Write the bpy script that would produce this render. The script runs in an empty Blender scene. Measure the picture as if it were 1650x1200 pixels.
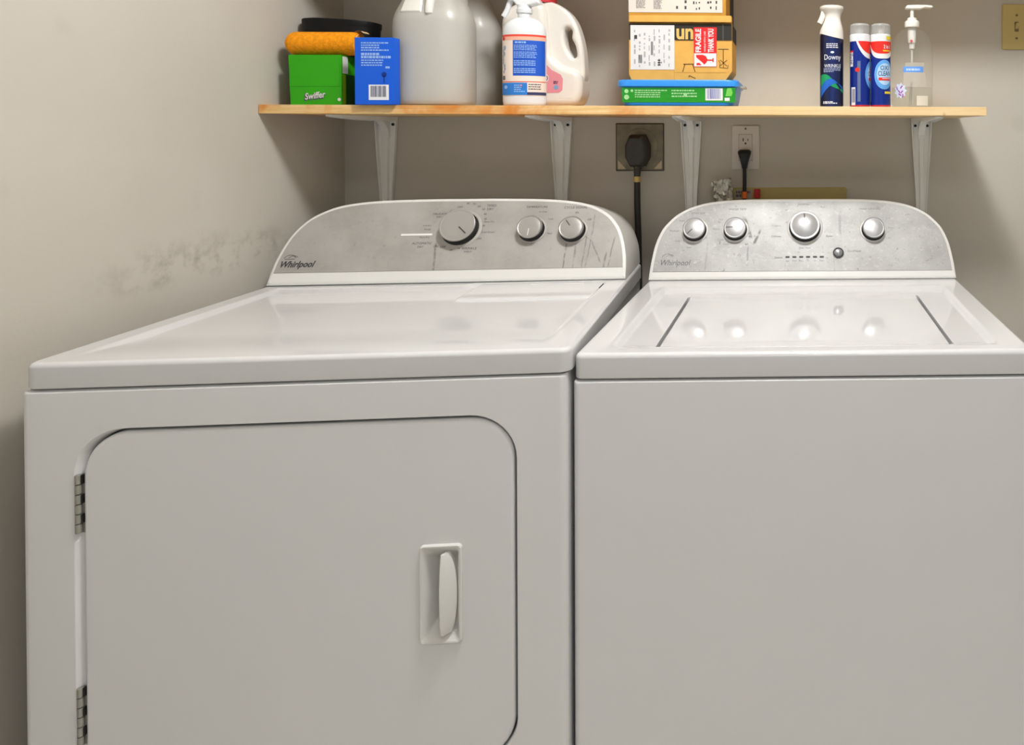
import bpy, bmesh, math, random
from mathutils import Vector, Matrix
random.seed(7)
PI = math.pi
C = bpy.context.scene.collection
scn = bpy.context.scene

# ------------------------------------------------------------------ camera, world, lamp, exposure
cam_d = bpy.data.cameras.new('camera')
cam_d.sensor_width = 36.0
cam_d.lens = 1148.16 / 1650 * 36.0
cam_d.shift_x = (825 - 1321.61) / 1650
cam_d.shift_y = (223.85 - 600) / 1650
cam_d.clip_start = 0.02
cam = bpy.data.objects.new('camera', cam_d)
cam.location = (0, 0, 1.2475)
cam.rotation_euler = (PI / 2 - 0.0097, 0, -0.0373)
C.objects.link(cam)
scn.camera = cam

world = bpy.data.worlds.new('world')
scn.world = world
world.use_nodes = True
world.node_tree.nodes['Background'].inputs[0].default_value = (0.94, 0.965, 1.0, 1)
world.node_tree.nodes['Background'].inputs[1].default_value = 0.62

ld = bpy.data.lights.new('ceiling_lamp', 'POINT')          # a bare dome fitting on the ceiling
ld.shadow_soft_size = 0.11
ld.energy = 58
ld.color = (0.97, 0.98, 1.0)
lamp = bpy.data.objects.new('ceiling_lamp', ld)
lamp.location = (-0.02, 0.84, 2.36)
C.objects.link(lamp)
ld2 = bpy.data.lights.new('fill_light', 'AREA')          # added unseen fill behind the camera to brighten the machine fronts
ld2.shape = 'DISK'
ld2.size = 0.5
ld2.energy = 7.5
ld2.color = (0.97, 0.98, 1.0)
lamp2 = bpy.data.objects.new('fill_light', ld2)
lamp2.location = (0.25, -0.35, 2.36)
C.objects.link(lamp2)

scn.view_settings.view_transform = 'Standard'
scn.view_settings.look = 'None'
scn.view_settings.gamma = 1
scn.view_settings.use_curve_mapping = False
scn.view_settings.exposure = 0.0
scn.cycles.transparent_max_bounces = 24

# ------------------------------------------------------------------ materials
def lin(c):
    out = []
    for v in c[:3]:
        v = v / 255.0
        out.append(v / 12.92 if v <= 0.04045 else ((v + 0.055) / 1.055) ** 2.4)
    return (out[0], out[1], out[2], 1)

MATS = {}
def mat(name, col, rough=0.5, metal=0.0, spec=0.5, var=0.0, vscale=30.0, bump=0.0, bscale=200.0, coat=0.0, sss=0.0, trans=0.0, ior=1.45):
    if name in MATS: return MATS[name]
    m = bpy.data.materials.new(name); m.use_nodes = True
    nt = m.node_tree; b = nt.nodes['Principled BSDF']
    c = lin(col)
    b.inputs['Base Color'].default_value = c
    b.inputs['Roughness'].default_value = rough
    b.inputs['Metallic'].default_value = metal
    b.inputs['Specular IOR Level'].default_value = spec
    b.inputs['Coat Weight'].default_value = coat
    b.inputs['Transmission Weight'].default_value = trans
    b.inputs['IOR'].default_value = ior
    if sss:
        b.inputs['Subsurface Weight'].default_value = sss
        b.inputs['Subsurface Radius'].default_value = (0.02, 0.02, 0.02)
        b.inputs['Subsurface Scale'].default_value = 0.5
    if var or bump:
        tc = nt.nodes.new('ShaderNodeTexCoord')
    if var:
        n = nt.nodes.new('ShaderNodeTexNoise'); n.inputs['Scale'].default_value = vscale; n.inputs['Detail'].default_value = 5
        r = nt.nodes.new('ShaderNodeValToRGB')
        r.color_ramp.elements[0].position = 0.3; r.color_ramp.elements[1].position = 0.7
        r.color_ramp.elements[0].color = tuple(x * (1 - var) for x in c[:3]) + (1,)
        r.color_ramp.elements[1].color = tuple(min(1, x * (1 + var * 0.6)) for x in c[:3]) + (1,)
        nt.links.new(tc.outputs['Object'], n.inputs['Vector'])
        nt.links.new(n.outputs['Fac'], r.inputs['Fac'])
        nt.links.new(r.outputs['Color'], b.inputs['Base Color'])
    if bump:
        n2 = nt.nodes.new('ShaderNodeTexNoise'); n2.inputs['Scale'].default_value = bscale; n2.inputs['Detail'].default_value = 3
        bp = nt.nodes.new('ShaderNodeBump'); bp.inputs['Strength'].default_value = bump; bp.inputs['Distance'].default_value = 0.002
        nt.links.new(tc.outputs['Object'], n2.inputs['Vector'])
        nt.links.new(n2.outputs['Fac'], bp.inputs['Height'])
        nt.links.new(bp.outputs['Normal'], b.inputs['Normal'])
    MATS[name] = m
    return m

class NT:
    """small helper for node maths"""
    def __init__(s, m): s.m = m; s.nt = m.node_tree; s.b = s.nt.nodes['Principled BSDF']
    def node(s, t, **k):
        n = s.nt.nodes.new(t)
        for a, v in k.items(): setattr(n, a, v)
        return n
    def link(s, a, b): s.nt.links.new(a, b)
    def math(s, op, a, b=None, c=None):
        n = s.node('ShaderNodeMath', operation=op)
        for i, v in enumerate((a, b, c)):
            if v is None: continue
            if isinstance(v, (int, float)): n.inputs[i].default_value = v
            else: s.link(v, n.inputs[i])
        return n.outputs[0]
    def ss(s, v, a, b, lo=0.0, hi=1.0):
        n = s.node('ShaderNodeMapRange', interpolation_type='SMOOTHSTEP')
        s.link(v, n.inputs['Value'])
        n.inputs['From Min'].default_value = a; n.inputs['From Max'].default_value = b
        n.inputs['To Min'].default_value = lo; n.inputs['To Max'].default_value = hi
        return n.outputs[0]
    def noise(s, vec, scale, detail=4, rough=0.5, dist=0.0):
        n = s.node('ShaderNodeTexNoise'); n.inputs['Scale'].default_value = scale
        n.inputs['Detail'].default_value = detail; n.inputs['Roughness'].default_value = rough
        n.inputs['Distortion'].default_value = dist
        if vec is not None: s.link(vec, n.inputs['Vector'])
        return n.outputs['Fac']
    def mix(s, fac, a, b):
        n = s.node('ShaderNodeMix', data_type='RGBA')
        if isinstance(fac, (int, float)): n.inputs[0].default_value = fac
        else: s.link(fac, n.inputs[0])
        for i, v in ((6, a), (7, b)):
            if isinstance(v, tuple): n.inputs[i].default_value = v
            else: s.link(v, n.inputs[i])
        return n.outputs[2]
    def bump(s, h, st=0.2, d=0.002):
        n = s.node('ShaderNodeBump'); n.inputs['Strength'].default_value = st; n.inputs['Distance'].default_value = d
        s.link(h, n.inputs['Height']); s.link(n.outputs[0], s.b.inputs['Normal'])

def new_mat(name, rough=0.5, metal=0.0, spec=0.5):
    m = bpy.data.materials.new(name); m.use_nodes = True; MATS[name] = m
    t = NT(m)
    t.b.inputs['Roughness'].default_value = rough; t.b.inputs['Metallic'].default_value = metal
    t.b.inputs['Specular IOR Level'].default_value = spec
    return t

# ------------------------------------------------------------------ mesh helpers
def obj(name, bm, m, parent=None, smooth=True, angle=38, loc=None, recalc=True, wn=True):
    if recalc: bmesh.ops.recalc_face_normals(bm, faces=bm.faces[:])
    me = bpy.data.meshes.new(name); bm.to_mesh(me); bm.free()
    if smooth:
        for p in me.polygons: p.use_smooth = True
        me.set_sharp_from_angle(angle=math.radians(angle))
    me.materials.append(m)
    o = bpy.data.objects.new(name, me); C.objects.link(o)
    if parent is not None: o.parent = parent
    if loc: o.location = loc
    if wn and smooth:
        w = o.modifiers.new('weighted_normal', 'WEIGHTED_NORMAL'); w.keep_sharp = True; w.weight = 100
    return o

def thing(name, label, cat, loc=(0, 0, 0), rotz=0.0, group=None):
    o = bpy.data.objects.new(name, None); C.objects.link(o)
    o.empty_display_size = 0.05
    o.location = loc; o.rotation_euler = (0, 0, rotz)
    o['label'] = label; o['category'] = cat
    if group: o['group'] = group
    return o

def rrect(x0, x1, y0, y1, r, nc=6, ns=4):
    """rounded rectangle, counter-clockwise from the lower-left corner, same count for the same nc, ns"""
    r = max(r, 1e-5); P = []
    cs = [(x0 + r, y0 + r, PI), (x1 - r, y0 + r, 1.5 * PI), (x1 - r, y1 - r, 0), (x0 + r, y1 - r, 0.5 * PI)]
    for i, (cx, cy, a0) in enumerate(cs):
        for k in range(nc + 1):
            a = a0 + 0.5 * PI * k / nc
            P.append((cx + r * math.cos(a), cy + r * math.sin(a)))
        nx, ny, na = cs[(i + 1) % 4]
        p0 = P[-1]; p1 = (nx + r * math.cos(na), ny + r * math.sin(na))
        for k in range(1, ns):
            t = k / ns
            P.append((p0[0] + (p1[0] - p0[0]) * t, p0[1] + (p1[1] - p0[1]) * t))
    return P

def loft(rings, cap0=True, cap1=True, closed=True, bm=None):
    bm = bm or bmesh.new()
    R = [[bm.verts.new(p) for p in ring] for ring in rings]
    n = len(rings[0])
    for a, b in zip(R, R[1:]):
        for i in range(n if closed else n - 1):
            j = (i + 1) % n
            try: bm.faces.new((a[i], a[j], b[j], b[i]))
            except ValueError: pass
    if cap0: bm.faces.new(list(reversed(R[0])))
    if cap1: bm.faces.new(R[-1])
    return bm

def box(bm, x0, x1, y0, y1, z0, z1, bev=0.0, seg=2):
    vs = [bm.verts.new((x, y, z)) for x in (x0, x1) for y in (y0, y1) for z in (z0, z1)]
    F = [(0, 1, 3, 2), (4, 6, 7, 5), (0, 4, 5, 1), (2, 3, 7, 6), (0, 2, 6, 4), (1, 5, 7, 3)]
    fs = [bm.faces.new([vs[i] for i in f]) for f in F]
    if bev > 0:
        es = list({e for f in fs for e in f.edges})
        bmesh.ops.bevel(bm, geom=es, offset=bev, segments=seg, affect='EDGES', profile=0.5)
    return bm

def lathe(prof, n=32, c=(0, 0), sx=1.0, sy=1.0, exp=2.0, cap0=True, cap1=True, bm=None):
    rings = []
    for r, z in prof:
        ring = []
        for k in range(n):
            a = 2 * PI * k / n
            ca, sa = math.cos(a), math.sin(a)
            q = (abs(ca) ** exp + abs(sa) ** exp) ** (-1.0 / exp)
            ring.append((c[0] + r * sx * ca * q, c[1] + r * sy * sa * q, z))
        rings.append(ring)
    return loft(rings, cap0, cap1, bm=bm)

def tube(path, rad, n=10, bm=None, cap=True):
    path = [Vector(p) for p in path]
    rings = []; up = Vector((0, 0, 1)); side = None
    for i, p in enumerate(path):
        d = (path[min(i + 1, len(path) - 1)] - path[max(i - 1, 0)]).normalized()
        if side is None:
            side = d.cross(up if abs(d.z) < 0.9 else Vector((1, 0, 0))).normalized()
        else:
            side = (side - d * side.dot(d)).normalized()
        v = d.cross(side)
        r = rad[i] if isinstance(rad, list) else rad
        if isinstance(r, tuple): ra, rb = r
        else: ra = rb = r
        rings.append([tuple(p + side * ra * math.cos(2 * PI * k / n) + v * rb * math.sin(2 * PI * k / n)) for k in range(n)])
    return loft(rings, cap, cap, bm=bm)

def smooth_path(pts, n=8):
    out = []; P = [Vector(p) for p in pts]
    P = [P[0] * 2 - P[1]] + P + [P[-1] * 2 - P[-2]]
    for i in range(1, len(P) - 2):
        for k in range(n):
            t = k / n; a, b, c, d = P[i - 1:i + 3]
            out.append(0.5 * ((2 * b) + (c - a) * t + (2 * a - 5 * b + 4 * c - d) * t * t + (3 * b - a - 3 * c + d) * t ** 3))
    out.append(P[-2])
    return out

def sst(x, a, b):
    t = min(1, max(0, (x - a) / (b - a))); return t * t * (3 - 2 * t)

# ------------------------------------------------------------------ flat print (lettering, patches, bars)
_tc = {}
def text_polys(s, shear=0.0, bold=0.0):
    key = (s, shear, bold)
    if key in _tc: return _tc[key]
    cu = bpy.data.curves.new('lettering', 'FONT'); cu.body = s; cu.resolution_u = 3; cu.shear = shear; cu.offset = bold
    o = bpy.data.objects.new('lettering', cu)
    me = bpy.data.meshes.new_from_object(o)
    V = [(v.co.x, v.co.y) for v in me.vertices]; F = [list(p.vertices) for p in me.polygons]
    bpy.data.objects.remove(o); bpy.data.meshes.remove(me); bpy.data.curves.remove(cu)
    xs = [v[0] for v in V]; ys = [v[1] for v in V]
    _tc[key] = (V, F, min(xs), max(xs), min(ys), max(ys))
    return _tc[key]

STUFF_PRINT = {'control_legend', 'small_print', 'label_print', 'panel_print', 'dark_print', 'barcode', 'label_ink', 'grey_blocks', 'floral_motif', 'line_drawings', 'side_print', 'sticker_print',
               'yellow_print', 'white_lettering', 'brand_lettering', 'bottle_lettering', 'sticker_lettering', 'glass_symbol', 'tape_crease', 'emblem_ink', 'logo_swoosh', 'red_band', 'pale_label'}
class Print:
    """flat print of one colour on a surface, in (u, v) metres"""
    def __init__(s): s.V = []; s.F = []
    def add(s, V, F):
        n = len(s.V); s.V += V; s.F += [[i + n for i in f] for f in F]; return s
    def rect(s, u0, u1, v0, v1, n=1):
        V = []; F = []
        for k in range(n + 1):
            u = u0 + (u1 - u0) * k / n; V += [(u, v0), (u, v1)]
        for k in range(n): F.append([2 * k, 2 * k + 2, 2 * k + 3, 2 * k + 1])
        return s.add(V, F)
    def poly(s, pts): return s.add(list(pts), [list(range(len(pts)))])
    def disc(s, u, v, ru, rv=None, n=20):
        rv = rv or ru
        return s.poly([(u + ru * math.cos(2 * PI * k / n), v + rv * math.sin(2 * PI * k / n)) for k in range(n)])
    def ring(s, u, v, r0, r1, a0=0, a1=2 * PI, n=24):
        V = []; F = []
        for k in range(n + 1):
            a = a0 + (a1 - a0) * k / n
            V += [(u + r0 * math.cos(a), v + r0 * math.sin(a)), (u + r1 * math.cos(a), v + r1 * math.sin(a))]
        for k in range(n): F.append([2 * k, 2 * k + 1, 2 * k + 3, 2 * k + 2])
        return s.add(V, F)
    def line(s, pts, w):
        for (a, b), (c, d) in zip(pts, pts[1:]):
            L = math.hypot(c - a, d - b) or 1; nx, ny = -(d - b) / L * w / 2, (c - a) / L * w / 2
            s.poly([(a - nx, b - ny), (c - nx, d - ny), (c + nx, d + ny), (a + nx, b + ny)])
        return s
    def text(s, t, u, v, width=None, height=None, align='C', shear=0.0, bold=0.0, rot=0.0):
        """u, v: centre of the text box (align C) or its left middle (L)"""
        V, F, x0, x1, y0, y1 = text_polys(t, shear, bold)
        sx = sy = None
        if width: sx = width / (x1 - x0)
        if height: sy = height / (y1 - y0)
        sx = sx or sy; sy = sy or sx
        cx = (x0 + x1) / 2 if align == 'C' else x0
        cy = (y0 + y1) / 2
        c, sn = math.cos(rot), math.sin(rot)
        out = []
        for x, y in V:
            a, b = (x - cx) * sx, (y - cy) * sy
            out.append((u + a * c - b * sn, v + a * sn + b * c))
        return s.add(out, F)
    def greek(s, u0, u1, v1, v0, lines, fill=0.62, rnd=None):
        """rows of word-long bars: print too small to read"""
        rnd = rnd or random.Random(int(abs(u0 * 1e5)) + lines)
        dv = (v1 - v0) / lines
        for i in range(lines):
            top = v1 - i * dv; u = u0; end = u1 - (u1 - u0) * (0.45 * rnd.random() if rnd.random() < 0.4 else 0.04 * rnd.random())
            while u < end - 0.0012:
                w = min((0.35 + 0.9 * rnd.random()) * 0.006, end - u)
                s.rect(u, u + w, top - dv * fill, top); u += w + 0.0012
        return s
    def bars(s, u0, u1, v0, v1, n=18, rnd=None):
        rnd = rnd or random.Random(int(abs(u0 * 1e5)) + n)
        d = (u1 - u0) / n
        for i in range(n):
            s.rect(u0 + i * d, u0 + i * d + d * rnd.choice((0.3, 0.45, 0.7)), v0, v1)
        return s
    def emit(s, name, m, parent, fmap):
        me = bpy.data.meshes.new(name)
        me.from_pydata([(u, v, 0) for u, v in s.V], [], s.F); me.update()
        step = getattr(fmap, 'step', 0)
        if step:                                  # round a bottle: cut the print into narrow columns first
            bm = bmesh.new(); bm.from_mesh(me)
            u = min(p[0] for p in s.V) + step; hi = max(p[0] for p in s.V)
            while u < hi:
                bmesh.ops.bisect_plane(bm, geom=bm.verts[:] + bm.edges[:] + bm.faces[:], dist=1e-7, plane_co=(u, 0, 0), plane_no=(1, 0, 0)); u += step
            bm.to_mesh(me); bm.free()
        for v in me.vertices: v.co = fmap(v.co.x, v.co.y)
        me.update()
        me.materials.append(m)
        o = bpy.data.objects.new(name, me); C.objects.link(o); o.parent = parent
        if name in STUFF_PRINT: o['kind'] = 'stuff'      # print too small to pick apart
        return o

def front(y, x0=0.0, z0=0.0):            # a plane facing the room (-y)
    return lambda u, v: (x0 + u, y, z0 + v)
def wrap(cx, cy, rx, ry, z0=0.0, a0=0.0): # round a bottle, u = arc length from its front
    f = lambda u, v: (cx + rx * math.sin(u / rx + a0), cy - ry * math.cos(u / rx + a0), z0 + v)
    f.step = rx * 0.12
    return f

# ================================================================== SETTING
XL, YB, XR, ZC = -1.1387, 1.852, 1.9, 2.44
def wall_material():
    t = new_mat('greige_paint', rough=0.62, spec=0.3)
    tc = t.node('ShaderNodeTexCoord'); v = tc.outputs['Object']
    sep = t.node('ShaderNodeSeparateXYZ'); t.link(v, sep.inputs[0])
    big = t.noise(v, 2.2, 3); 
    col = t.mix(t.ss(big, 0.3, 0.7), lin((192, 186, 174)), lin((198, 193, 182)))
    # scuffs: grey smears just above the dryer top along the left wall, a few rubbed spots elsewhere
    band = t.math('MULTIPLY', t.ss(sep.outputs['Z'], 0.955, 0.985), t.ss(sep.outputs['Z'], 1.07, 1.0))
    band = t.math('MULTIPLY', band, t.ss(sep.outputs['Y'], 1.15, 1.35))
    band = t.math('MULTIPLY', band, t.ss(sep.outputs['Y'], 1.72, 1.55))
    sm = t.math('MULTIPLY', band, t.ss(t.noise(v, 26, 4, 0.6), 0.44, 0.72))
    col = t.mix(t.math('MULTIPLY', sm, 0.55), col, lin((120, 112, 100)))
    spots = t.ss(t.noise(v, 9.0, 2, 0.4), 0.69, 0.8)
    col = t.mix(t.math('MULTIPLY', spots, 0.12), col, lin((140, 132, 120)))
    t.link(col, t.b.inputs['Base Color'])
    t.bump(t.noise(v, 160, 3), 0.12, 0.002)
    return t.m
WALL = wall_material()

def slab(name, x0, x1, y0, y1, z0, z1, m):
    bm = bmesh.new(); box(bm, x0, x1, y0, y1, z0, z1)
    o = obj(name, bm, m, smooth=False); o['kind'] = 'structure'; return o
slab('wall_back', XL, XR, YB, YB + 0.1, 0, ZC, WALL)
slab('wall_left', XL - 0.1, XL, -3.4, YB + 0.1, 0, ZC, WALL)
slab('wall_right', XR, XR + 0.1, -3.4, YB + 0.1, 0, ZC, WALL)
slab('ceiling', XL - 0.1, XR + 0.1, -3.4, YB + 0.1, ZC, ZC + 0.1, mat('ceiling_white', (226, 222, 214), 0.8, bump=0.2, bscale=120))
slab('floor', XL - 0.1, XR + 0.1, -3.4, YB + 0.1, -0.1, 0, mat('floor_vinyl', (224, 219, 210), 0.5, var=0.06, vscale=6))

# ================================================================== DRYER
WHITE = mat('appliance_enamel', (224, 224, 224), 0.34, spec=0.5, bump=0.02, bscale=900)
GLOSS = mat('glossy_enamel', (212, 212, 212), 0.07, spec=0.5, coat=0.2)
PLAST = mat('white_plastic', (222, 221, 217), 0.32, spec=0.5)
DARKGAP = mat('dark_recess', (46, 46, 44), 0.7)
BLACK = mat('black_plastic', (20, 20, 20), 0.35)
INK = mat('dark_grey_ink', (62, 62, 62), 0.6)
LEAN = math.atan(0.57)

def fascia_material(name, base, dark, light, streaks, scratch):
    t = new_mat(name, rough=0.45, metal=0.15, spec=0.4)
    uv = t.node('ShaderNodeUVMap').outputs[0]
    sep = t.node('ShaderNodeSeparateXYZ'); t.link(uv, sep.inputs[0])
    x, s = sep.outputs[0], sep.outputs[1]
    n = t.noise(uv, 9, 5, 0.6)
    col = t.mix(t.ss(n, 0.3, 0.7), lin(dark), lin(base))
    fine = t.noise(uv, 80, 7, 0.8, 0.0)
    col = t.mix(t.math('MULTIPLY', t.ss(fine, 0.52, 0.78), scratch), col, lin(light))
    grime = t.math('MULTIPLY', t.ss(t.noise(uv, 75, 6, 0.8, 0.3), 0.57, 0.70), scratch)
    col = t.mix(t.math('MULTIPLY', grime, 0.85), col, lin((104, 102, 98)))
    wob = t.math('MULTIPLY', t.math('SUBTRACT', t.noise(uv, 24, 2), 0.5), 0.006)
    for (x0, s0, s1, sl, w, a) in streaks:      # rub marks: near-vertical streaks through x0 at s0 .. s1, slope sl, width w
        dx = t.math('ABSOLUTE', t.math('ADD', t.math('SUBTRACT', t.math('SUBTRACT', x, x0), t.math('MULTIPLY', t.math('SUBTRACT', s, s0), sl)), wob))
        k = t.ss(dx, w, w * 0.35)
        k = t.math('MULTIPLY', k, t.math('MULTIPLY', t.ss(s, s0 - 0.006, s0 + 0.002), t.ss(s, s1 + 0.004, s1 - 0.006)))
        k = t.math('MULTIPLY', k, t.ss(t.noise(uv, 70, 3), 0.3, 0.55))
        col = t.mix(t.math('MULTIPLY', k, a * 0.75), col, lin((92, 90, 86)))
    t.link(col, t.b.inputs['Base Color'])
    return t.m

def outline(half, w, n=6):
    """half: (s, inset from the side) up to the middle -> closed loop (x, s), base left to right, then over the arch back to the left"""
    pts = [Vector((d, s, 0)) for s, d in half]
    L = [(p.x, p.y) for p in smooth_path(pts, n)]
    left = L                               # rising on the left to the middle of the crown
    right = [(w - x, s) for x, s in reversed(L[:-1])]
    base = [(right[-1][0] + (left[0][0] - right[-1][0]) * k / 24, left[0][1]) for k in range(1, 24)]
    return left + right + base             # clockwise seen from the front

def inset(loop, d):
    n = len(loop); out = []
    for i in range(n):
        a, b, c = Vector(loop[i - 1]), Vector(loop[i]), Vector(loop[(i + 1) % n])
        e1 = (b - a); e2 = (c - b)
        n1 = Vector((e1.y, -e1.x)).normalized() if e1.length > 1e-9 else Vector((0, 0))
        n2 = Vector((e2.y, -e2.x)).normalized() if e2.length > 1e-9 else n1
        m = (n1 + n2)
        m = m.normalized() if m.length > 1e-6 else n1
        k = max(0.5, m.dot(n1))
        out.append(tuple(b + m * d / k))
    return out

def console(root, w, y0, z0, rear, half, base_s, fmat):
    """leaning control console; face frame: x along, s up the lean, n out of the face. returns the mapping"""
    sl, cl = math.sin(LEAN), math.cos(LEAN)
    def F(x, s, n=0.0): return (x, y0 + s * sl - n * cl, z0 + s * cl + n * sl)
    lp = outline(half, w)
    f0 = inset(lp, 0.0035); f1 = inset(lp, 0.001)
    r0 = [F(x, s, -0.001) for x, s in f0]
    r1 = [F(x, s, -0.002) for x, s in f1]
    r2 = [F(x, s, -0.006) for x, s in lp]
    r3 = []; zt = max(p[2] for p in r2)
    for (x, y, z) in r2:
        hz = z - z0
        r3.append((x, max(rear, y + 0.003), z0 + hz * 0.9))
    rings = [[F(x, s, 0.0) for x, s in inset(lp, 0.007)], r0, r1, r2, r3]
    o = obj('control_console', loft(rings), PLAST, root, angle=50, wn=True)
    # grey control panel let into the white face
    pl = [(x, max(s, base_s)) for x, s in inset(lp, 0.008)]
    bm = bmesh.new(); uvl = bm.loops.layers.uv.new('UVMap')
    top = [bm.verts.new(F(x, s, 0.0012)) for x, s in pl]; bot = [bm.verts.new(F(x, s, -0.002)) for x, s in pl]
    faces = [(bm.faces.new(top))]
    n = len(pl)
    for i in range(n):
        j = (i + 1) % n
        try: faces.append(bm.faces.new((top[i], bot[i], bot[j], top[j])))
        except ValueError: pass
    idx = {}
    for v, p in zip(top, pl): idx[v] = p
    for v, p in zip(bot, pl): idx[v] = p
    for f in faces:
        for l in f.loops: l[uvl].uv = idx[l.vert]
    bmesh.ops.remove_doubles(bm, verts=bm.verts[:], dist=1e-6)
    panel = obj('control_panel', bm, fmat, root, angle=30)
    panel['label'] = 'grey control panel with printed legends'
    return F, panel

def knob(root, F, x, s, r, m_cap, pointer=None, h=0.022, label=None, cone=0.0, ringr=1.12, skirt=None):
    """round knob standing on the console face"""
    def P(u, v, n): return F(x + u, s + v, n)
    def turned(prof, n=40):
        return loft([[P(q * math.cos(2 * PI * k / n), q * math.sin(2 * PI * k / n), hh) for k in range(n)] for q, hh in prof])
    kb = obj('knob', turned([(r * ringr, 0.0012), (r * ringr, 0.003), (r * 1.02, 0.0045), (r * 0.96, 0.006), (r * 0.95, h - 0.006), (r * 0.97, h - 0.004)]), BLACK, root)
    cp = obj('knob_cap', turned([(r * 0.975, h - 0.0042), (r, h - 0.003), (r * 0.99, h - 0.0008), (r * 0.95, h), (r * 0.89, h - 0.0012), (r * 0.85, h - 0.0008), (r * 0.6, h + cone * 0.5), (r * 0.3, h + cone * 0.85), (r * 0.02, h + cone)]), m_cap, kb, angle=60)
    cp['label'] = 'silver knob cap with bright rim'
    rg = obj('knob_base_ring', turned([(r * (ringr - 0.02), 0.0013), (r * (ringr + 0.13), 0.0015), (r * (ringr + 0.11), 0.0024), (r * (ringr - 0.02), 0.0036)]), skirt or MATS['knob_grey'], kb)
    if pointer is not None:
        a = pointer; pr = Print(); ca, sa = math.cos(a), math.sin(a)
        pr.line([(0.18 * r * ca, 0.18 * r * sa), (0.78 * r * ca, 0.78 * r * sa)], r * 0.07)
        pr.emit('pointer', INK if label != 'w' else mat('pale_ink', (228, 227, 224), 0.5), kb, lambda u, v: P(u, v, h + cone * (1 - math.hypot(u, v) / r) + 0.0006))
    return kb

mat('knob_grey', (206, 204, 200), 0.35)
CAP = mat('silver_cap', (172, 170, 167), 0.3, metal=0.55, spec=0.5)
CAPL = mat('bright_silver_cap', (178, 178, 179), 0.36, metal=0.5, spec=0.5)

KNOB_SHADOW_D = mat('knob_shadow_grey', (172, 168, 162), 0.4)  # shadow around the dryer knobs, put into the colour of their base ring
DH = 0.9267; DW = 0.737
dry = thing('clothes_dryer', 'white front-loading clothes dryer on the left with a big rounded door', 'dryer', (-1.0663, 1.0216, 0), 0.0606)

# cabinet with the recessed door opening
def xz(loop, y): return [(a, y, b) for a, b in loop]
hx0, hx1, hz0, hz1 = 0.0635, 0.6602, 0.3150, 0.8332
N = dict(nc=10, ns=8)
rings = [
    xz(rrect(0.0727, 0.6573, 0.3190, 0.8300, 0.0615, **N), 0.050),
    xz(rrect(0.0727, 0.6573, 0.3190, 0.8300, 0.0615, **N), 0.0085),
    xz(rrect(0.0650, hx1 - 0.0010, hz0 + 0.0012, hz1 - 0.0008, 0.0655, **N), 0.0012),
    xz(rrect(hx0, hx1, hz0, hz1, 0.0665, **N), 0.0)]
for k in range(0, 6):
    a = PI / 2 * k / 5; R = 0.011
    i = R * (1 - math.sin(a)); d = R * (1 - math.cos(a))
    rings.append(xz(rrect(-0.0035 + i, DW - 0.0055 - i, 0.04 + i * 0.3, 0.8885 - i * 0.35, 0.004, **N), d))
rings.append(xz(rrect(-0.0035, DW - 0.0055, 0.04, 0.8885, 0.004, **N), 0.70))
cab = obj('cabinet', loft(rings, True, True), WHITE, dry, angle=40, wn=True)
bm = bmesh.new(); box(bm, 0.006, DW - 0.010, 0.012, 0.695, 0.8875, 0.8925); obj('lid_seam', bm, DARKGAP, dry, smooth=False)
bm = bmesh.new(); box(bm, 0.02, DW - 0.02, 0.03, 0.68, 0.0, 0.045); obj('plinth', bm, DARKGAP, dry, smooth=False)

# lid (top panel) with a shallow well
def top_panel(name, x0, x1, y0, y1, z0, z1, rc, hfun, parent, m, rnd=0.007, nr=40):
    M = dict(nc=8, ns=44); rings = []
    rings.append([(a, b, z0) for a, b in rrect(x0 + 0.004, x1 - 0.004, y0 + 0.004, y1 - 0.004, rc, **M)])
    rings.append([(a, b, z0) for a, b in rrect(x0 + 0.001, x1 - 0.001, y0 + 0.001, y1 - 0.001, rc, **M)])
    rings.append([(a, b, z0 + 0.0015) for a, b in rrect(x0, x1, y0, y1, rc, **M)])
    for k in range(7):
        a = PI / 2 * k / 6; i = rnd * (1 - math.cos(a)); dz = rnd * (1 - math.sin(a))
        rings.append([(p, q, z1 - dz) for p, q in rrect(x0 + i, x1 - i, y0 + i, y1 - i, rc - i * 0.6, **M)])
    base = rrect(x0 + rnd, x1 - rnd, y0 + rnd, y1 - rnd, rc - rnd * 0.6, **M)
    cx, cy = (x0 + x1) / 2, (y0 + y1) / 2
    ts = [1 - 0.25 * k / 30 for k in range(1, 31)] + [0.75 * (1 - k / nr) for k in range(1, nr)]
    for t in ts:
        rings.append([(cx + (p - cx) * t, cy + (q - cy) * t, z1 - hfun(cx + (p - cx) * t, cy + (q - cy) * t)) for p, q in base])
    return obj(name, loft(rings), m, parent, angle=50)

def dryer_well(x, y):
    d = sst(x, 0.037, 0.047) * sst(y, 0.02, 0.16) * sst(DW - x, 0.040, 0.056) * (1 - sst(y, 0.452, 0.466) * (1 - sst(x, 0.405, 0.425))) * (1 - sst(y, 0.474, 0.488))
    return 0.0065 * d
top_panel('lid', 0.0, DW, 0.0, 0.70, 0.8912, DH, 0.016, dryer_well, dry, GLOSS)

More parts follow.
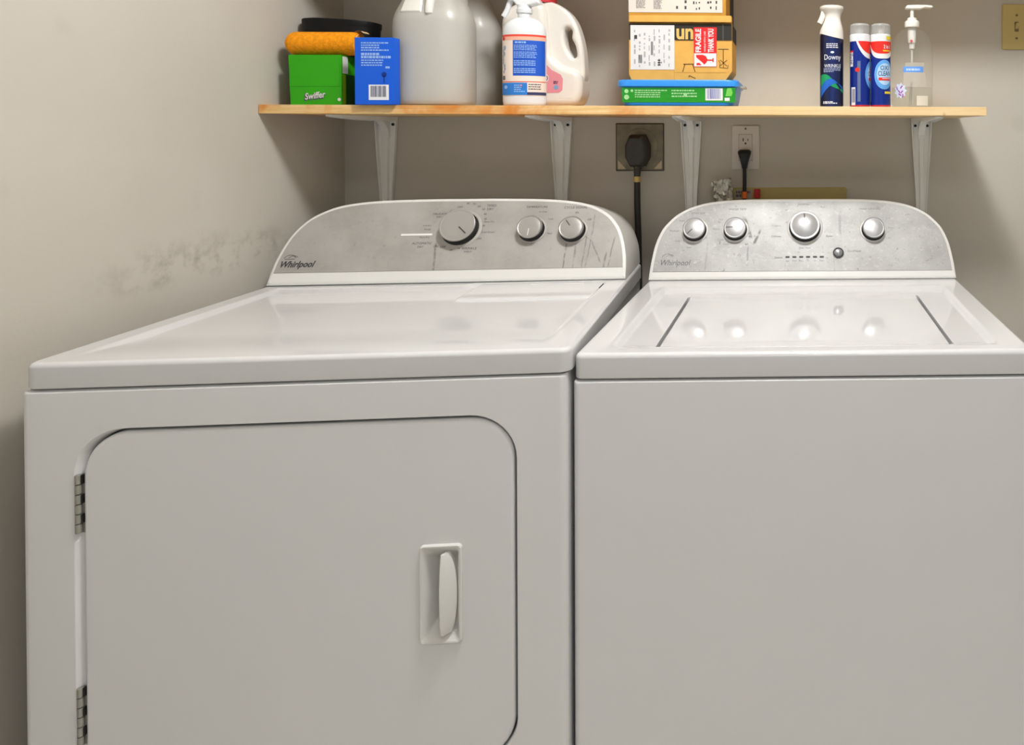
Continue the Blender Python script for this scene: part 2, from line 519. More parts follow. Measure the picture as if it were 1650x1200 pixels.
# lint screen cover, rear right of the lid
M4 = dict(nc=4, ns=3)
lz = DH - 0.0065
bm = loft([[(a, b, lz - 0.001) for a, b in rrect(0.432, 0.690, 0.352, 0.4935, 0.004, **M4)],
           [(a, b, lz + 0.003) for a, b in rrect(0.434, 0.689, 0.354, 0.4935, 0.004, **M4)],
           [(a, b, lz + 0.0058) for a, b in rrect(0.440, 0.686, 0.3615, 0.4935, 0.003, **M4)]])
ls = obj('lint_screen_cover', bm, GLOSS, dry, angle=50)
bm = bmesh.new(); box(bm, 0.6905, 0.6935, 0.424, 0.462, lz - 0.001, lz + 0.0062, 0.0008)
obj('lint_screen_slot', bm, DARKGAP, dry)
bm = loft([[(a, b, lz + 0.0057) for a, b in rrect(0.540, 0.650, 0.462, 0.476, 0.003, **M4)], [(a, b, lz + 0.0076) for a, b in rrect(0.542, 0.648, 0.464, 0.474, 0.003, **M4)]])
obj('finger_grip', bm, GLOSS, ls, angle=50)

# console
half_d = [(0.0, .004), (.03, .005), (.06, .008), (.1, .018), (.13, .033), (.155, .056), (.176, .095), (.187, .145), (.192, .21), (.194, .30), (.194, .3685)]
st_d = [(0.330, 0.0262, 0.090, -0.10, 0.0035, 0.75), (0.330, 0.105, 0.165, 0.18, 0.003, 0.8),
        (0.598, 0.0262, 0.085, 0.04, 0.0022, 0.8), (0.619, 0.0262, 0.090, 0.0, 0.0025, 0.7), (0.637, 0.03, 0.10, 0.05, 0.0018, 0.65), (0.645, 0.03, 0.15, 0.08, 0.002, 0.6),
        (0.684, 0.0262, 0.060, 0.10, 0.003, 0.8), (0.675, 0.04, 0.085, -0.5, 0.0022, 0.7), (0.655, 0.085, 0.115, -1.3, 0.002, 0.6), (0.694, 0.03, 0.095, 0.12, 0.0022, 0.7)]
FAS_D = fascia_material('dryer_fascia', (174, 171, 166), (158, 155, 149), (188, 185, 180), st_d, 0.35)
Fd, panel_d = console(dry, DW, 0.4911, DH + 0.0035, 0.695, half_d, 0.0262, FAS_D)
bm = bmesh.new(); box(bm, 0.01, DW - 0.01, 0.4975, 0.69, DH - 0.001, DH + 0.006); obj('console_seam', bm, DARKGAP, dry, smooth=False)
knob(dry, Fd, 0.3688, 0.1200, 0.0375, CAP, pointer=-0.75, h=0.024, skirt=KNOB_SHADOW_D, ringr=1.06)
knob(dry, Fd, 0.5207, 0.1150, 0.0268, CAP, pointer=-1.62, h=0.022, label='w', skirt=KNOB_SHADOW_D, ringr=1.06)
knob(dry, Fd, 0.6095, 0.1123, 0.0268, CAP, pointer=2.2, h=0.022, skirt=KNOB_SHADOW_D, ringr=1.06)
def dpx(u, v): return (0.3596 + (u - 737) * 0.001318, 0.1309 - (v - 364) * 0.00146)
def wpx(u, v): return (0.3537 + (u - 1297) * 0.001412, 0.1325 - (v - 363) * 0.00153)
pr = Print(); pr.text('Whirlpool', 0.0557, 0.0425, width=0.068, height=0.0180, shear=0.28, bold=0.03)
pr.emit('logo_lettering', mat('logo_ink', (52, 52, 54), 0.5), panel_d, lambda u, v: Fd(u, v, 0.0016))
pr = Print(); pr.ring(0.036, 0.052, 0.0125, 0.0136, 0.5, 2.7); pr.ring(0.043, 0.0505, 0.012, 0.013, 0.9, 2.5); pr.line([(0.026, 0.0555), (0.046, 0.0560)], 0.0012)
pr.emit('logo_swoosh', INK, panel_d, lambda u, v: Fd(u, v, 0.0016))
pr = Print()
for t, (u, v), hh in [('OFF', (736, 336), 5), ('80', (748, 330), 4.5), ('70', (758, 331), 4.5), ('60', (767, 335), 5), ('50', (775, 340), 5), ('40', (779, 348), 5), ('30', (781, 356), 4.5),
                      ('TIMED', (787, 334), 5.5), ('DRY', (786, 340), 5.5), ('Damp Dry', (788, 361), 5), ('20', (780, 367), 4.5), ('Cool Down', (789, 377.5), 4.5), ('OFF', (776, 388), 5.5),
                      ('5', (762, 396), 5), ('10', (748, 402), 4.5), ('30', (736, 405), 4.5), ('WRINKLE', (764, 403), 5.5), ('SHIELD', (763, 408), 4), ('OFF', (722, 400), 5.5), ('LESS', (711, 399), 4.5),
                      ('AUTOMATIC', (688, 394), 5.5), ('DRY', (687, 399.5), 5), ('More Dry', (690, 385), 5), ('Energy', (692, 372), 5), ('Less Dry', (690, 366), 5), ('DELICATE', (706, 347), 5), ('DRY', (706, 352), 4.5),
                      ('TEMPERATURE', (862, 337), 5.5), ('Air Only', (873, 345.5), 5), ('Low', (888, 357), 4.5), ('Med', (889, 381), 4.5), ('High', (861, 396), 5),
                      ('CYCLE SIGNAL', (927, 338.5), 6), ('On', (930, 347), 5), ('Off', (952, 359), 5)]:
    x, s = dpx(u, v); pr.text(t, x, s, height=hh * 0.00090)
pr.emit('control_legend', INK, panel_d, lambda u, v: Fd(u, v, 0.0016))
pr = Print(); x0, s0 = dpx(652, 380); x1, _ = dpx(701, 380); pr.rect(x0, x1, s0 - 0.0022, s0 + 0.0022)
pr.emit('white_index_bar', mat('white_ink', (232, 231, 228), 0.5), panel_d, lambda u, v: Fd(u, v, 0.0016))

# door with handle
dx0, dx1, dz0, dz1 = 0.0748, 0.6550, 0.3215, 0.8275
hw0, hw1, hh0, hh1 = 0.5315, 0.5762, 0.5100, 0.6370
N2 = dict(nc=10, ns=8)
rings = [xz(rrect(dx0, dx1, dz0, dz1, 0.060, **N2), 0.026)]
for k in range(6):
    a = PI / 2 * k / 5; R = 0.005
    i = R * (1 - math.sin(a)); d = R * (1 - math.cos(a))
    rings.append(xz(rrect(dx0 + R - R * math.sin(PI/2*(k/5)) * 0 - R + i * 0 + R * (1 - math.cos(a)), dx1 - R * (1 - math.cos(a)), dz0 + R * (1 - math.cos(a)), dz1 - R * (1 - math.cos(a)), 0.060 - R * 0.5 * (1 - math.cos(a)), **N2), 0.0015 + R * (1 - math.sin(a))))
rings.append(xz(rrect(hw0, hw1, hh0, hh1, 0.004, **N2), 0.0015))
rings.append(xz(rrect(hw0, hw1, hh0, hh1, 0.004, **N2), 0.026))
door = obj('door', loft(rings, False, False), WHITE, dry, angle=40, wn=True)
# pull: raised rim and cup
M6 = dict(nc=5, ns=3)
rings = [xz(rrect(0.5225, 0.5822, 0.5005, 0.6455, 0.0065, **M6), 0.0014), xz(rrect(0.5228, 0.5819, 0.5008, 0.6452, 0.0065, **M6), -0.0018),
         xz(rrect(0.5240, 0.5807, 0.5020, 0.6440, 0.006, **M6), -0.0032), xz(rrect(0.5262, 0.5785, 0.5042, 0.6418, 0.005, **M6), -0.0030),
         xz(rrect(0.5285, 0.5764, 0.5066, 0.6394, 0.005, **M6), -0.0010), xz(rrect(0.5335, 0.5756, 0.5140, 0.6330, 0.004, **M6), 0.003),
         xz(rrect(0.5425, 0.5754, 0.5300, 0.6190, 0.004, **M6), 0.022)]
hd = obj('handle', loft(rings, False, True), PLAST, door, angle=30)
rings = []
for k in range(25):
    t = k / 24; z = 0.5165 + (0.6335 - 0.5165) * t
    e = min(1, max(0.0, math.sin(PI * min(1, max(0, 0.04 + 0.92 * t)))) ** 0.45)
    e = 1 - (1 - e) * (1.0 if t > 0.5 else 0.75)
    xr = 0.5570 + 0.0178 * e; p = 0.003 + 0.011 * e
    xl = 0.5548
    rings.append([(xl, -p, z), (xl + 0.0012, -p - 0.0010, z), (xl + 0.004, -p * 0.93 - 0.0008, z), (xl + (xr - xl) * 0.6, -p * 0.55, z), (xr, -0.0005, z), (xr + 0.0004, 0.004, z),
                  (xl + (xr - xl) * 0.75, 0.008, z), (xl + (xr - xl) * 0.5, 0.002, z), (xl + 0.0035, -p + 0.0055, z), (xl + 0.0005, -p + 0.0025, z)])
obj('grip', loft(rings), PLAST, hd, angle=40)

# hinges
STEEL = mat('dull_steel', (158, 158, 150), 0.4, metal=0.55)
for z_top in (0.7695, 0.4705):
    bm = bmesh.new(); box(bm, 0.0655, 0.0765, 0.004, 0.0065, z_top - 0.082, z_top)
    hg = obj('hinge', bm, STEEL, dry, smooth=False)
    for k in range(6):
        z1 = z_top - k * 0.01375; z0 = z1 - 0.0130
        bm = lathe([(0.0030, z0), (0.0038, z0 + 0.0006), (0.0038, z1 - 0.0006), (0.0030, z1)], 14, (0.0690, 0.0015))
        obj('knuckle', bm, STEEL, hg)
    for k in (0, 2, 4):
        z1 = z_top - k * 0.01375
        bm = bmesh.new(); box(bm, 0.0733, 0.0750, 0.0005, 0.004, z1 - 0.0125, z1)
        obj('hinge_notch', bm, BLACK, hg, smooth=False)

# ================================================================== WASHER
WH = 0.914; WW = 0.699
wash = thing('washing_machine', 'white top-loading washing machine on the right with four silver knobs', 'washing machine', (-0.3301, 1.0796, 0), -0.0047)
N = dict(nc=5, ns=6)
rings = []
for k in range(0, 6):
    a = PI / 2 * k / 5; R = 0.010
    i = R * (1 - math.sin(a)); d = R * (1 - math.cos(a))
    rings.append(xz(rrect(-0.002 + i, WW + 0.002 - i, 0.04 + i * 0.3, 0.8735 - i * 0.35, 0.004, **N), d))
rings.append(xz(rrect(-0.002, WW + 0.002, 0.04, 0.8735, 0.004, **N), 0.68))
obj('cabinet', loft(rings), WHITE, wash, angle=40, wn=True)
bm = bmesh.new(); box(bm, 0.006, WW - 0.006, 0.010, 0.675, 0.872, 0.878); obj('lid_seam', bm, DARKGAP, wash, smooth=False)
bm = bmesh.new(); box(bm, 0.02, WW - 0.02, 0.03, 0.66, 0.0, 0.045); obj('plinth', bm, DARKGAP, wash, smooth=False)

# top deck with a dished surround and the lid opening
M = dict(nc=8, ns=64)
def deck_z(x, y):
    d = sst(x, 0.044, 0.0545) * sst(WW - x, 0.044, 0.0545) * sst(y, 0.026, 0.075) * (1 - sst(y, 0.446, 0.458))
    return WH - 0.0105 * d
rings = [[(a, b, 0.8765) for a, b in rrect(0.004, WW - 0.004, 0.004, 0.676, 0.012, **M)],
         [(a, b, 0.8765) for a, b in rrect(0.001, WW - 0.001, 0.001, 0.679, 0.012, **M)],
         [(a, b, 0.878) for a, b in rrect(0, WW, 0, 0.68, 0.012, **M)]]
for k in range(7):
    a = PI / 2 * k / 6; R = 0.0075; i = R * (1 - math.cos(a)); dz = R * (1 - math.sin(a))
    rings.append([(p, q, WH - dz) for p, q in rrect(i, WW - i, i, 0.68 - i, 0.012 - i * 0.6, **M)])
lx0, lx1, ly0, ly1 = 0.1085, 0.5895, 0.0400, 0.4130
A = (0.0075, WW - 0.0075, 0.0075, 0.6725, 0.0075); B = (lx0, lx1, ly0, ly1, 0.006)
for k in range(1, 41):
    t = k / 40
    q = [A[i] + (B[i] - A[i]) * t for i in range(5)]
    rings.append([(a, b, deck_z(a, b)) for a, b in rrect(*q, **M)])
rings.append([(a, b, 0.889) for a, b in rrect(lx0 + 0.0006, lx1 - 0.0006, ly0 + 0.0006, ly1 - 0.0006, 0.006, **M)])
obj('top_deck', loft(rings), GLOSS, wash, angle=50)

bx0, bx1, by0, by1 = lx0 + 0.0052, lx1 - 0.0052, ly0 + 0.0015, ly1 - 0.0012
def lid_z(x, y):
    z = deck_z(0.35, y) + 0.0006
    u = (x - 0.349) / 0.235
    front_edge = 0.078 + 0.018 * (1 - u * u)            # the front lip rolls down along a shallow arc
    z -= 0.0050 * (1 - sst(y, by0 - 0.004, front_edge))
    rear_edge = 0.030 + 0.012 * (1 - u * u)
    z += 0.0035 * (1 - sst(by1 - y, 0.0, rear_edge))
    return z
rings = [[(a, b, 0.893) for a, b in rrect(bx0 + 0.001, bx1 - 0.001, by0 + 0.001, by1 - 0.001, 0.006, **M)]]
for k in range(6):
    a = PI / 2 * k / 5; R = 0.004; i = R * (1 - math.cos(a)); dz = R * (1 - math.sin(a))
    rings.append([(p, q, lid_z(p, q) - dz) for p, q in rrect(bx0 + i, bx1 - i, by0 + i, by1 - i, 0.006, **M)])
cx, cy = (bx0 + bx1) / 2, (by0 + by1) / 2
bl = rrect(bx0 + 0.004, bx1 - 0.004, by0 + 0.004, by1 - 0.004, 0.004, **M)
for k in range(1, 46):
    t = 1 - k / 46
    rings.append([(cx + (p - cx) * t, cy + (q - cy) * t, lid_z(cx + (p - cx) * t, cy + (q - cy) * t)) for p, q in bl])
obj('lid', loft(rings), GLOSS, wash, angle=50)

half_w = [(0, .002), (.04, .004), (.085, .010), (.12, .022), (.14, .036), (.16, .056), (.178, .088), (.190, .130), (.196, .185), (.198, .255), (.198, .3495)]
st_w = [(0.222, 0.02, 0.085, 0.02, 0.0028, 0.55), (0.228, 0.10, 0.150, -0.35, 0.006, 1.1), (0.238, 0.086, 0.105, 0.4, 0.005, 1.2), (0.246, 0.105, 0.118, 0.3, 0.004, 1.0), (0.128, 0.02, 0.09, 0.03, 0.0025, 0.35),
        (0.308, 0.02, 0.034, 0.0, 0.002, 0.7), (0.420, 0.02, 0.055, 0.0, 0.0014, 0.5), (0.435, 0.09, 0.155, 0.02, 0.0045, 0.45)]
FAS_W = fascia_material('washer_fascia', (176, 176, 173), (154, 153, 150), (206, 206, 204), st_w, 1.0)
Fw, panel_w = console(wash, WW, 0.5233, WH + 0.003, 0.675, half_w, 0.0185, FAS_W)
bm = bmesh.new(); box(bm, 0.01, WW - 0.01, 0.529, 0.67, WH - 0.001, WH + 0.006); obj('console_seam', bm, DARKGAP, wash, smooth=False)
for x, s, r, p, cone in [(0.0985, 0.1168, 0.0258, -2.35, 0.002), (0.1921, 0.1179, 0.0258, 3.14, 0.002), (0.3535, 0.1234, 0.0350, 1.62, 0.005), (0.5128, 0.1164, 0.0258, None, 0.002)]:
    knob(wash, Fw, x, s, r, CAPL, pointer=p, h=0.0185, cone=cone, ringr=1.08)
def turnedw(x, s, prof, n=24):
    return loft([[Fw(x + q * math.cos(2 * PI * k / n), s + q * math.sin(2 * PI * k / n), h) for k in range(n)] for q, h in prof])
bt = obj('start_button', turnedw(0.4300, 0.0605, [(0.0125, 0.001), (0.0125, 0.004), (0.0112, 0.005), (0.0098, 0.0038)]), mat('button_ring', (96, 96, 98), 0.35, metal=0.4), wash)
obj('button_cap', turnedw(0.4300, 0.0605, [(0.0094, 0.0035), (0.0094, 0.006), (0.007, 0.0072), (0.0005, 0.0076)]), mat('button_grey', (136, 137, 140), 0.25, metal=0.4), bt)
pr = Print(); pr.text('Whirlpool', 0.0610, 0.0375, width=0.067, height=0.0172, shear=0.28, bold=0.0)
pr.emit('logo_lettering', mat('logo_grey', (96, 96, 96), 0.5), panel_w, lambda u, v: Fw(u, v, 0.0016))
pr = Print(); pr.ring(0.041, 0.047, 0.0125, 0.0134, 0.5, 2.7); pr.ring(0.048, 0.0455, 0.012, 0.0128, 0.9, 2.5)
pr.emit('logo_swoosh', MATS['logo_grey'], panel_w, lambda u, v: Fw(u, v, 0.0016))
pr = Print()
for t, (u, v), hh in [('LOAD SIZE', (1120, 345), 5), ('Small', (1094, 357), 4.5), ('Medium', (1083, 373.5), 5), ('Large', (1090, 390), 5), ('Auto', (1109, 400), 4),
                      ('WATER TEMP', (1185, 338.5), 5), ('Hot', (1158, 355), 5), ('Warm', (1151, 371), 4.5), ('Cold', (1159, 388), 5), ('Cool', (1168, 395), 4.5),
                      ('NORMAL', (1296, 330.5), 5), ('Bulky', (1252, 347), 4), ('Colors', (1250, 366), 5), ('Delicate', (1250, 383), 5), ('Rinse', (1337, 383), 5), ('Soak', (1327, 335), 4.5),
                      ('Deep Water', (1297, 402), 5), ('Status', (1254, 416.5), 5.5), ('WASH OPTIONS', (1406, 338.5), 5), ('Soak', (1436, 354), 4.5), ('Rinse', (1440, 370), 4.5), ('Spin', (1436, 386.5), 4.5),
                      ('Start/Pause', (1377, 407), 5)]:
    x, s = wpx(u, v); pr.text(t, x, s, height=hh * 0.00095)
for k in range(6):
    x, s = wpx(1268.5 + k * 11.1, 422); pr.text(('Soak', 'Wash', 'Rinse', 'Spin', 'Lid', 'Done')[k], x, s, height=0.0032)
pr.emit('control_legend', mat('soft_ink', (112, 112, 110), 0.6), panel_w, lambda u, v: Fw(u, v, 0.0016))
for k in range(6):
    x, s = wpx(1268.5 + k * 11.1, 416)
    bm = loft([[Fw(a, b, h) for a, b in rrect(x - 0.0048, x + 0.0048, s - 0.0018, s + 0.0018, 0.0014, 3, 1)] for h in (0.001, 0.0022)])
    obj('indicator_light', bm, INK, wash)

# ================================================================== SHELVES
def pine(name, tone):
    t = new_mat(name, rough=0.5, spec=0.35)
    tc = t.node('ShaderNodeTexCoord'); v = tc.outputs['Object']
    mp = t.node('ShaderNodeMapping'); t.link(v, mp.inputs[0]); mp.inputs['Scale'].default_value = (1.2, 18, 30)
    g = t.noise(mp.outputs[0], 3.0, 6, 0.65, 1.2)
    col = t.mix(t.ss(g, 0.3, 0.7), lin((236, 205, 152)), lin((216, 172, 104)))
    sep = t.node('ShaderNodeSeparateXYZ'); t.link(v, sep.inputs[0])
    mp2 = t.node('ShaderNodeMapping'); t.link(v, mp2.inputs[0]); mp2.inputs['Scale'].default_value = (7, 2, 6)
    st = t.ss(t.noise(mp2.outputs[0], 1.0, 4, 0.6, 0.5), 0.44, 0.66)
    st = t.math('MULTIPLY', st, t.ss(sep.outputs['X'], -0.05, -0.45, 0.12, 1.0))      # amber varnish stains, strongest on the left
    col = t.mix(t.math('MULTIPLY', st, 0.95), col, lin((206, 122, 34)))
    pale = t.ss(sep.outputs['X'], -0.5, 0.2)
    col = t.mix(t.math('MULTIPLY', pale, 0.35), col, lin((240, 220, 180)))
    kn = t.ss(t.noise(mp2.outputs[0], 3.1, 1), 0.74, 0.80)
    col = t.mix(t.math('MULTIPLY', kn, 0.6), col, lin((150, 92, 40)))
    t.link(col, t.b.inputs['Base Color'])
    t.bump(g, 0.1, 0.001)
    return t.m
PINE = pine('pine_board', 0)
SX0, SX1, SY0, SZ0, SZ1 = XL + 0.0008, 0.4263, 1.5600, 1.3061, 1.3026
def shelf_z(x): return SZ0 + (SZ1 - SZ0) * (x - SX0) / (SX1 - SX0)
bm = bmesh.new(); box(bm, SX0, SX1, SY0, YB - 0.0005, -0.019, 0.0, 0.0012)
for v in bm.verts: v.co.z += shelf_z(v.co.x)
sh = obj('wall_shelf', bm, PINE); sh['label'] = 'long pine shelf board across the wall above both machines'; sh['category'] = 'shelf'
bm = bmesh.new(); box(bm, XL + 0.001, 1.30, 1.56, YB - 0.0005, 1.698, 1.717, 0.0012)
us = obj('upper_wall_shelf', bm, PINE); us['label'] = 'upper pine shelf board on the wall above the frame'; us['category'] = 'shelf'

BRK = mat('bracket_white', (244, 243, 238), 0.4, metal=0.0, spec=0.5)
SCR = mat('screw_dark', (48, 52, 48), 0.4, metal=0.6)
def bracket_section(w, d0):      # (across, out of the mounting face): two flanges and a middle rib
    xs = [-1, -1, -0.90, -0.80, -0.34, -0.22, 0.22, 0.34, 0.80, 0.90, 1, 1]
    ds = [0.0, d0, d0, 0.002, 0.002, d0 * 0.9, d0 * 0.9, 0.002, 0.002, d0, d0, 0.0]
    return [(x * w / 2, d) for x, d in zip(xs, ds)]
def make_bracket(label, x):
    zt = shelf_z(x) - 0.0195
    t = thing('shelf_bracket', label, 'bracket', (x, YB - 0.0004, zt), 0, 'white steel brackets under the pine shelf')
    bm = loft([[(a, -d, z) for a, d in bracket_section(w, dd)] for z, w, dd in ((-0.0005, 0.054, 0.010), (-0.03, 0.052, 0.010), (-0.10, 0.044, 0.010), (-0.19, 0.0315, 0.009), (-0.29, 0.024, 0.007), (-0.30, 0.018, 0.003))])
    wp = obj('wall_leg', bm, BRK, t, angle=30)
    bm = loft([[(a, y, -d) for a, d in bracket_section(w, dd)] for y, w, dd in ((-0.0005, 0.054, 0.010), (-0.03, 0.052, 0.011), (-0.10, 0.042, 0.010), (-0.17, 0.032, 0.007), (-0.218, 0.026, 0.004), (-0.225, 0.018, 0.002))])
    obj('shelf_arm', bm, BRK, t, angle=30)
    R = 0.044; pts = [(-0.001, -0.001), (-R - 0.008, -0.001), (-R - 0.008, -0.009)]
    pts += [(-R - 0.008 + R * math.sin(a), -0.009 - R + R * math.cos(a) - 0.0) for a in [PI / 2 * k / 10 for k in range(1, 11)]]
    pts += [(-0.001, -0.009 - R)]
    bm = loft([[(xx, y, z) for y, z in pts] for xx in (-0.0085, 0.0085)])
    obj('corner_gusset', bm, BRK, t, angle=30)
    for sx in (-0.0158, 0.0158):
        bm = loft([[(sx + r * math.cos(2 * PI * k / 12), -y, -0.0195 + r * math.sin(2 * PI * k / 12)) for k in range(12)] for r, y in ((0.0036, 0.001), (0.0036, 0.004), (0.002, 0.0055))])
        obj('screw', bm, SCR, t)
    return t
make_bracket('white shelf bracket nearest the left wall, under the blue box', -1.0325)
make_bracket('white shelf bracket under the pink-labelled jug, above the dryer knobs', -0.5940)
make_bracket('white shelf bracket between the two wall outlets', -0.2640)
make_bracket('white shelf bracket furthest right, below the hand sanitizer', 0.3330)

# ================================================================== WALL FITTINGS
ALM = mat('almond_plastic', (196, 176, 112), 0.4)
sw = thing('light_switch', 'almond toggle light switch plate on the back wall at right', 'light switch', (0.5831, YB, 1.5228))
def plate(w, h, d, r=0.003, bev=0.002, **k):
    M = dict(nc=4, ns=2)
    return loft([xz(rrect(-w / 2, w / 2, -h / 2, h / 2, r, **M), -0.0002), xz(rrect(-w / 2, w / 2, -h / 2, h / 2, r, **M), -d + bev),
                 xz(rrect(-w / 2 + bev, w / 2 - bev, -h / 2 + bev, h / 2 - bev, r, **M), -d)])
obj('cover_plate', plate(0.075, 0.1186, 0.006), ALM, sw)
bm = bmesh.new(); box(bm, -0.0055, 0.0055, -0.0066, -0.0055, -0.013, 0.013, 0.0003); obj('toggle_slot', bm, mat('dark_almond', (120, 104, 62), 0.5), sw)
bm = loft([[(a, -0.006 - o, b + o * 0.6) for a, b in rrect(-q, q, -h, h, 0.001, 2, 1)] for q, h, o in ((0.0042, 0.006, 0.0), (0.0038, 0.005, 0.006), (0.003, 0.003, 0.010))])
obj('toggle', bm, ALM, sw)
def screw_head(parent, x, z, y, r=0.0032, m=None):
    bm = loft([[(x + q * math.cos(2 * PI * k / 12), y - h, z + q * math.sin(2 * PI * k / 12)) for k in range(12)] for q, h in ((r, 0.0), (r, 0.0008), (r * 0.6, 0.0014))])
    return obj('screw', bm, m or SCR, parent)
screw_head(sw, 0, 0.030, -0.006, m=MATS['dark_almond']); screw_head(sw, 0, -0.030, -0.006, m=MATS['dark_almond'])

ot = thing('wall_outlet', 'white decorator outlet plate with one thin black plug in it', 'outlet', (-0.1241, YB, 1.2076))
obj('cover_plate', plate(0.0715, 0.1140, 0.0055), mat('outlet_white', (214, 207, 198), 0.4), ot)
obj('receptacle', plate(0.034, 0.068, 0.0068, 0.002, 0.0008), mat('receptacle_white', (206, 199, 190), 0.45), ot)
bm = bmesh.new(); box(bm, -0.0176, 0.0176, -0.0058, -0.0056, -0.0346, 0.0346); obj('receptacle_gap', bm, mat('gap_brown', (110, 102, 92), 0.6), ot, smooth=False)
for zz in (0.019, -0.019):
    bm = bmesh.new()
    box(bm, -0.0072, -0.0048, -0.0071, -0.0064, zz - 0.003, zz + 0.005); obj('blade_slot', bm, SCR, ot, smooth=False)
    bm = bmesh.new(); box(bm, 0.0052, 0.0070, -0.0071, -0.0064, zz - 0.002, zz + 0.004)
    obj('blade_slot', bm, SCR, ot, smooth=False)
    bm = lathe([(0.0026, 0.0064), (0.0026, 0.0071)], 12); bmesh.ops.rotate(bm, verts=bm.verts[:], matrix=Matrix.Rotation(PI / 2, 3, 'X')); bmesh.ops.translate(bm, verts=bm.verts[:], vec=(0, 0, zz - 0.0085))
    obj('ground_hole', bm, SCR, ot, smooth=False)
screw_head(ot, 0, 0.0485, -0.0055, 0.0028, MATS['gap_brown'])

cord_m = mat('black_rubber', (16, 16, 16), 0.45)
wc = thing('washer_power_cord', 'thin black power cord plugged into the white outlet above the washer', 'cord', (-0.1260, YB - 0.007, 1.190))
bm = loft([[(a, -d, z) for a, d in ((-w, 0.001), (w, 0.001), (w, e * 0.7), (w * 0.6, e), (-w * 0.6, e), (-w, e * 0.7))] for z, w, e in ((0.012, 0.012, 0.016), (0.008, 0.0165, 0.022), (0.002, 0.0160, 0.026), (-0.012, 0.0115, 0.026), (-0.026, 0.0082, 0.022), (-0.036, 0.0065, 0.018))])
obj('plug', bm, cord_m, wc, angle=50)
obj('cable', tube(smooth_path([(0, -0.011, -0.034), (0.0005, -0.012, -0.07), (0.0005, -0.016, -0.11), (0.002, -0.020, -0.2), (0.02, -0.02, -0.42), (0.03, -0.02, -0.7)]), 0.0050, 10), cord_m, wc)
bm = tube([(0.0004, -0.0155, -0.095), (0.0005, -0.0160, -0.112)], 0.0068, 12); obj('orange_collar', bm, mat('orange_plastic', (232, 112, 30), 0.45), wc)

dk = thing('dryer_outlet', 'dull metal square outlet plate with a big black plug', 'outlet', (-0.3951, YB, 1.2086))
obj('cover_plate', plate(0.1185, 0.1185, 0.004, 0.002, 0.001), mat('aged_steel_plate', (134, 126, 106), 0.45, metal=0.35, var=0.25, vscale=40), dk)
bm = loft([xz(rrect(-w, w, -w, w, 0.002, 4, 2), -d) for w, d in ((0.0615, 0.0003), (0.0615, 0.0022), (0.0600, 0.0024))]); obj('backing_edge', bm, mat('dark_bronze', (70, 62, 48), 0.5), dk)
for s in (-1, 1):
    bm = loft([[(s * a, -d, b) for a, b in ((0.036, -0.056), (0.056, -0.056), (0.056, -0.034), (0.050, -0.040))] for d in (0.0038, 0.0046)])
    obj('plate_corner', bm, mat('pale_cream', (206, 190, 158), 0.5), dk, smooth=False)
bm = loft([[(q * math.cos(2 * PI * k / 32), -d, q * math.sin(2 * PI * k / 32) + 0.002) for k in range(32)] for q, d in ((0.047, 0.0035), (0.047, 0.0055), (0.044, 0.0065))]); obj('receptacle', bm, MATS['aged_steel_plate'], dk)

dc = thing('dryer_power_cord', 'thick dark grey power cord hanging from the square metal outlet between the machines', 'cord', (-0.3951, YB - 0.0068, 1.205))
gm = mat('charcoal_rubber', (58, 57, 52), 0.5)
def hexring(w, z0, z1, y, off=0.0):
    return [(off - w, y, z0 + (z1 - z0) * 0.30), (off - w * 0.55, y, z0), (off + w * 0.55, y, z0), (off + w, y, z0 + (z1 - z0) * 0.30), (off + w, y, z0 + (z1 - z0) * 0.68), (off + w * 0.6, y, z1), (off - w * 0.6, y, z1), (off - w, y, z0 + (z1 - z0) * 0.68)]
bm = loft([hexring(0.0290, -0.046, 0.036, -0.0003), hexring(0.0290, -0.046, 0.036, -0.020), hexring(0.0262, -0.044, 0.033, -0.034, -0.003), hexring(0.020, -0.040, 0.026, -0.040, -0.004)])
ph = obj('plug', bm, gm, dc, angle=40)
obj('strain_relief', tube([(-0.001, -0.022, -0.040), (-0.001, -0.024, -0.058), (-0.001, -0.025, -0.072)], [(0.0125, 0.010), (0.0105, 0.009), (0.0095, 0.008)], 12), gm, dc)
bm = tube([(-0.001, -0.025, -0.070), (-0.001, -0.0255, -0.084)], (0.0110, 0.0095), 14); obj('metal_clamp', bm, mat('brass_clamp', (196, 170, 104), 0.35, metal=0.5), dc)
obj('cable', tube(smooth_path([(-0.001, -0.025, -0.080), (0.000, -0.027, -0.15), (0.003, -0.028, -0.26), (0.003, -0.028, -0.45), (-0.01, -0.028, -0.75), (-0.03, -0.035, -0.88)]), (0.0098, 0.008), 12), mat('dark_cable', (44, 42, 37), 0.5), dc)

wb = thing('washer_outlet_box', 'beige washer water box on the wall with a red valve handle', 'water box', (-0.0105, YB, 1.000))
BEI = mat('beige_plastic', (176, 160, 100), 0.5)
bm = loft([xz(rrect(-0.1482, 0.1482, -0.10, 0.1038, 0.007, 5, 3), -0.0002), xz(rrect(-0.1482, 0.1482, -0.10, 0.1038, 0.007, 5, 3), -0.010), xz(rrect(-0.1465, 0.1465, -0.0985, 0.1020, 0.006, 5, 3), -0.012),
           xz(rrect(-0.120, 0.120, -0.085, 0.065, 0.006, 5, 3), -0.012), xz(rrect(-0.115, 0.115, -0.08, 0.060, 0.006, 5, 3), -0.002)])
obj('box_frame', bm, BEI, wb)
bm = loft([[(a, -d, b) for a, b in rrect(-0.0915, -0.0750, 0.078, 0.1015, 0.003, 3, 1)] for d in (0.0122, 0.022, 0.024)])
obj('valve_handle', bm, mat('red_plastic', (170, 26, 24), 0.4), wb)
lb = Print(); lb.rect(-0.140, -0.098, 0.074, 0.0985); lb.emit('paper_label', mat('paper_tan', (170, 160, 140), 0.6), wb, front(-0.0124))
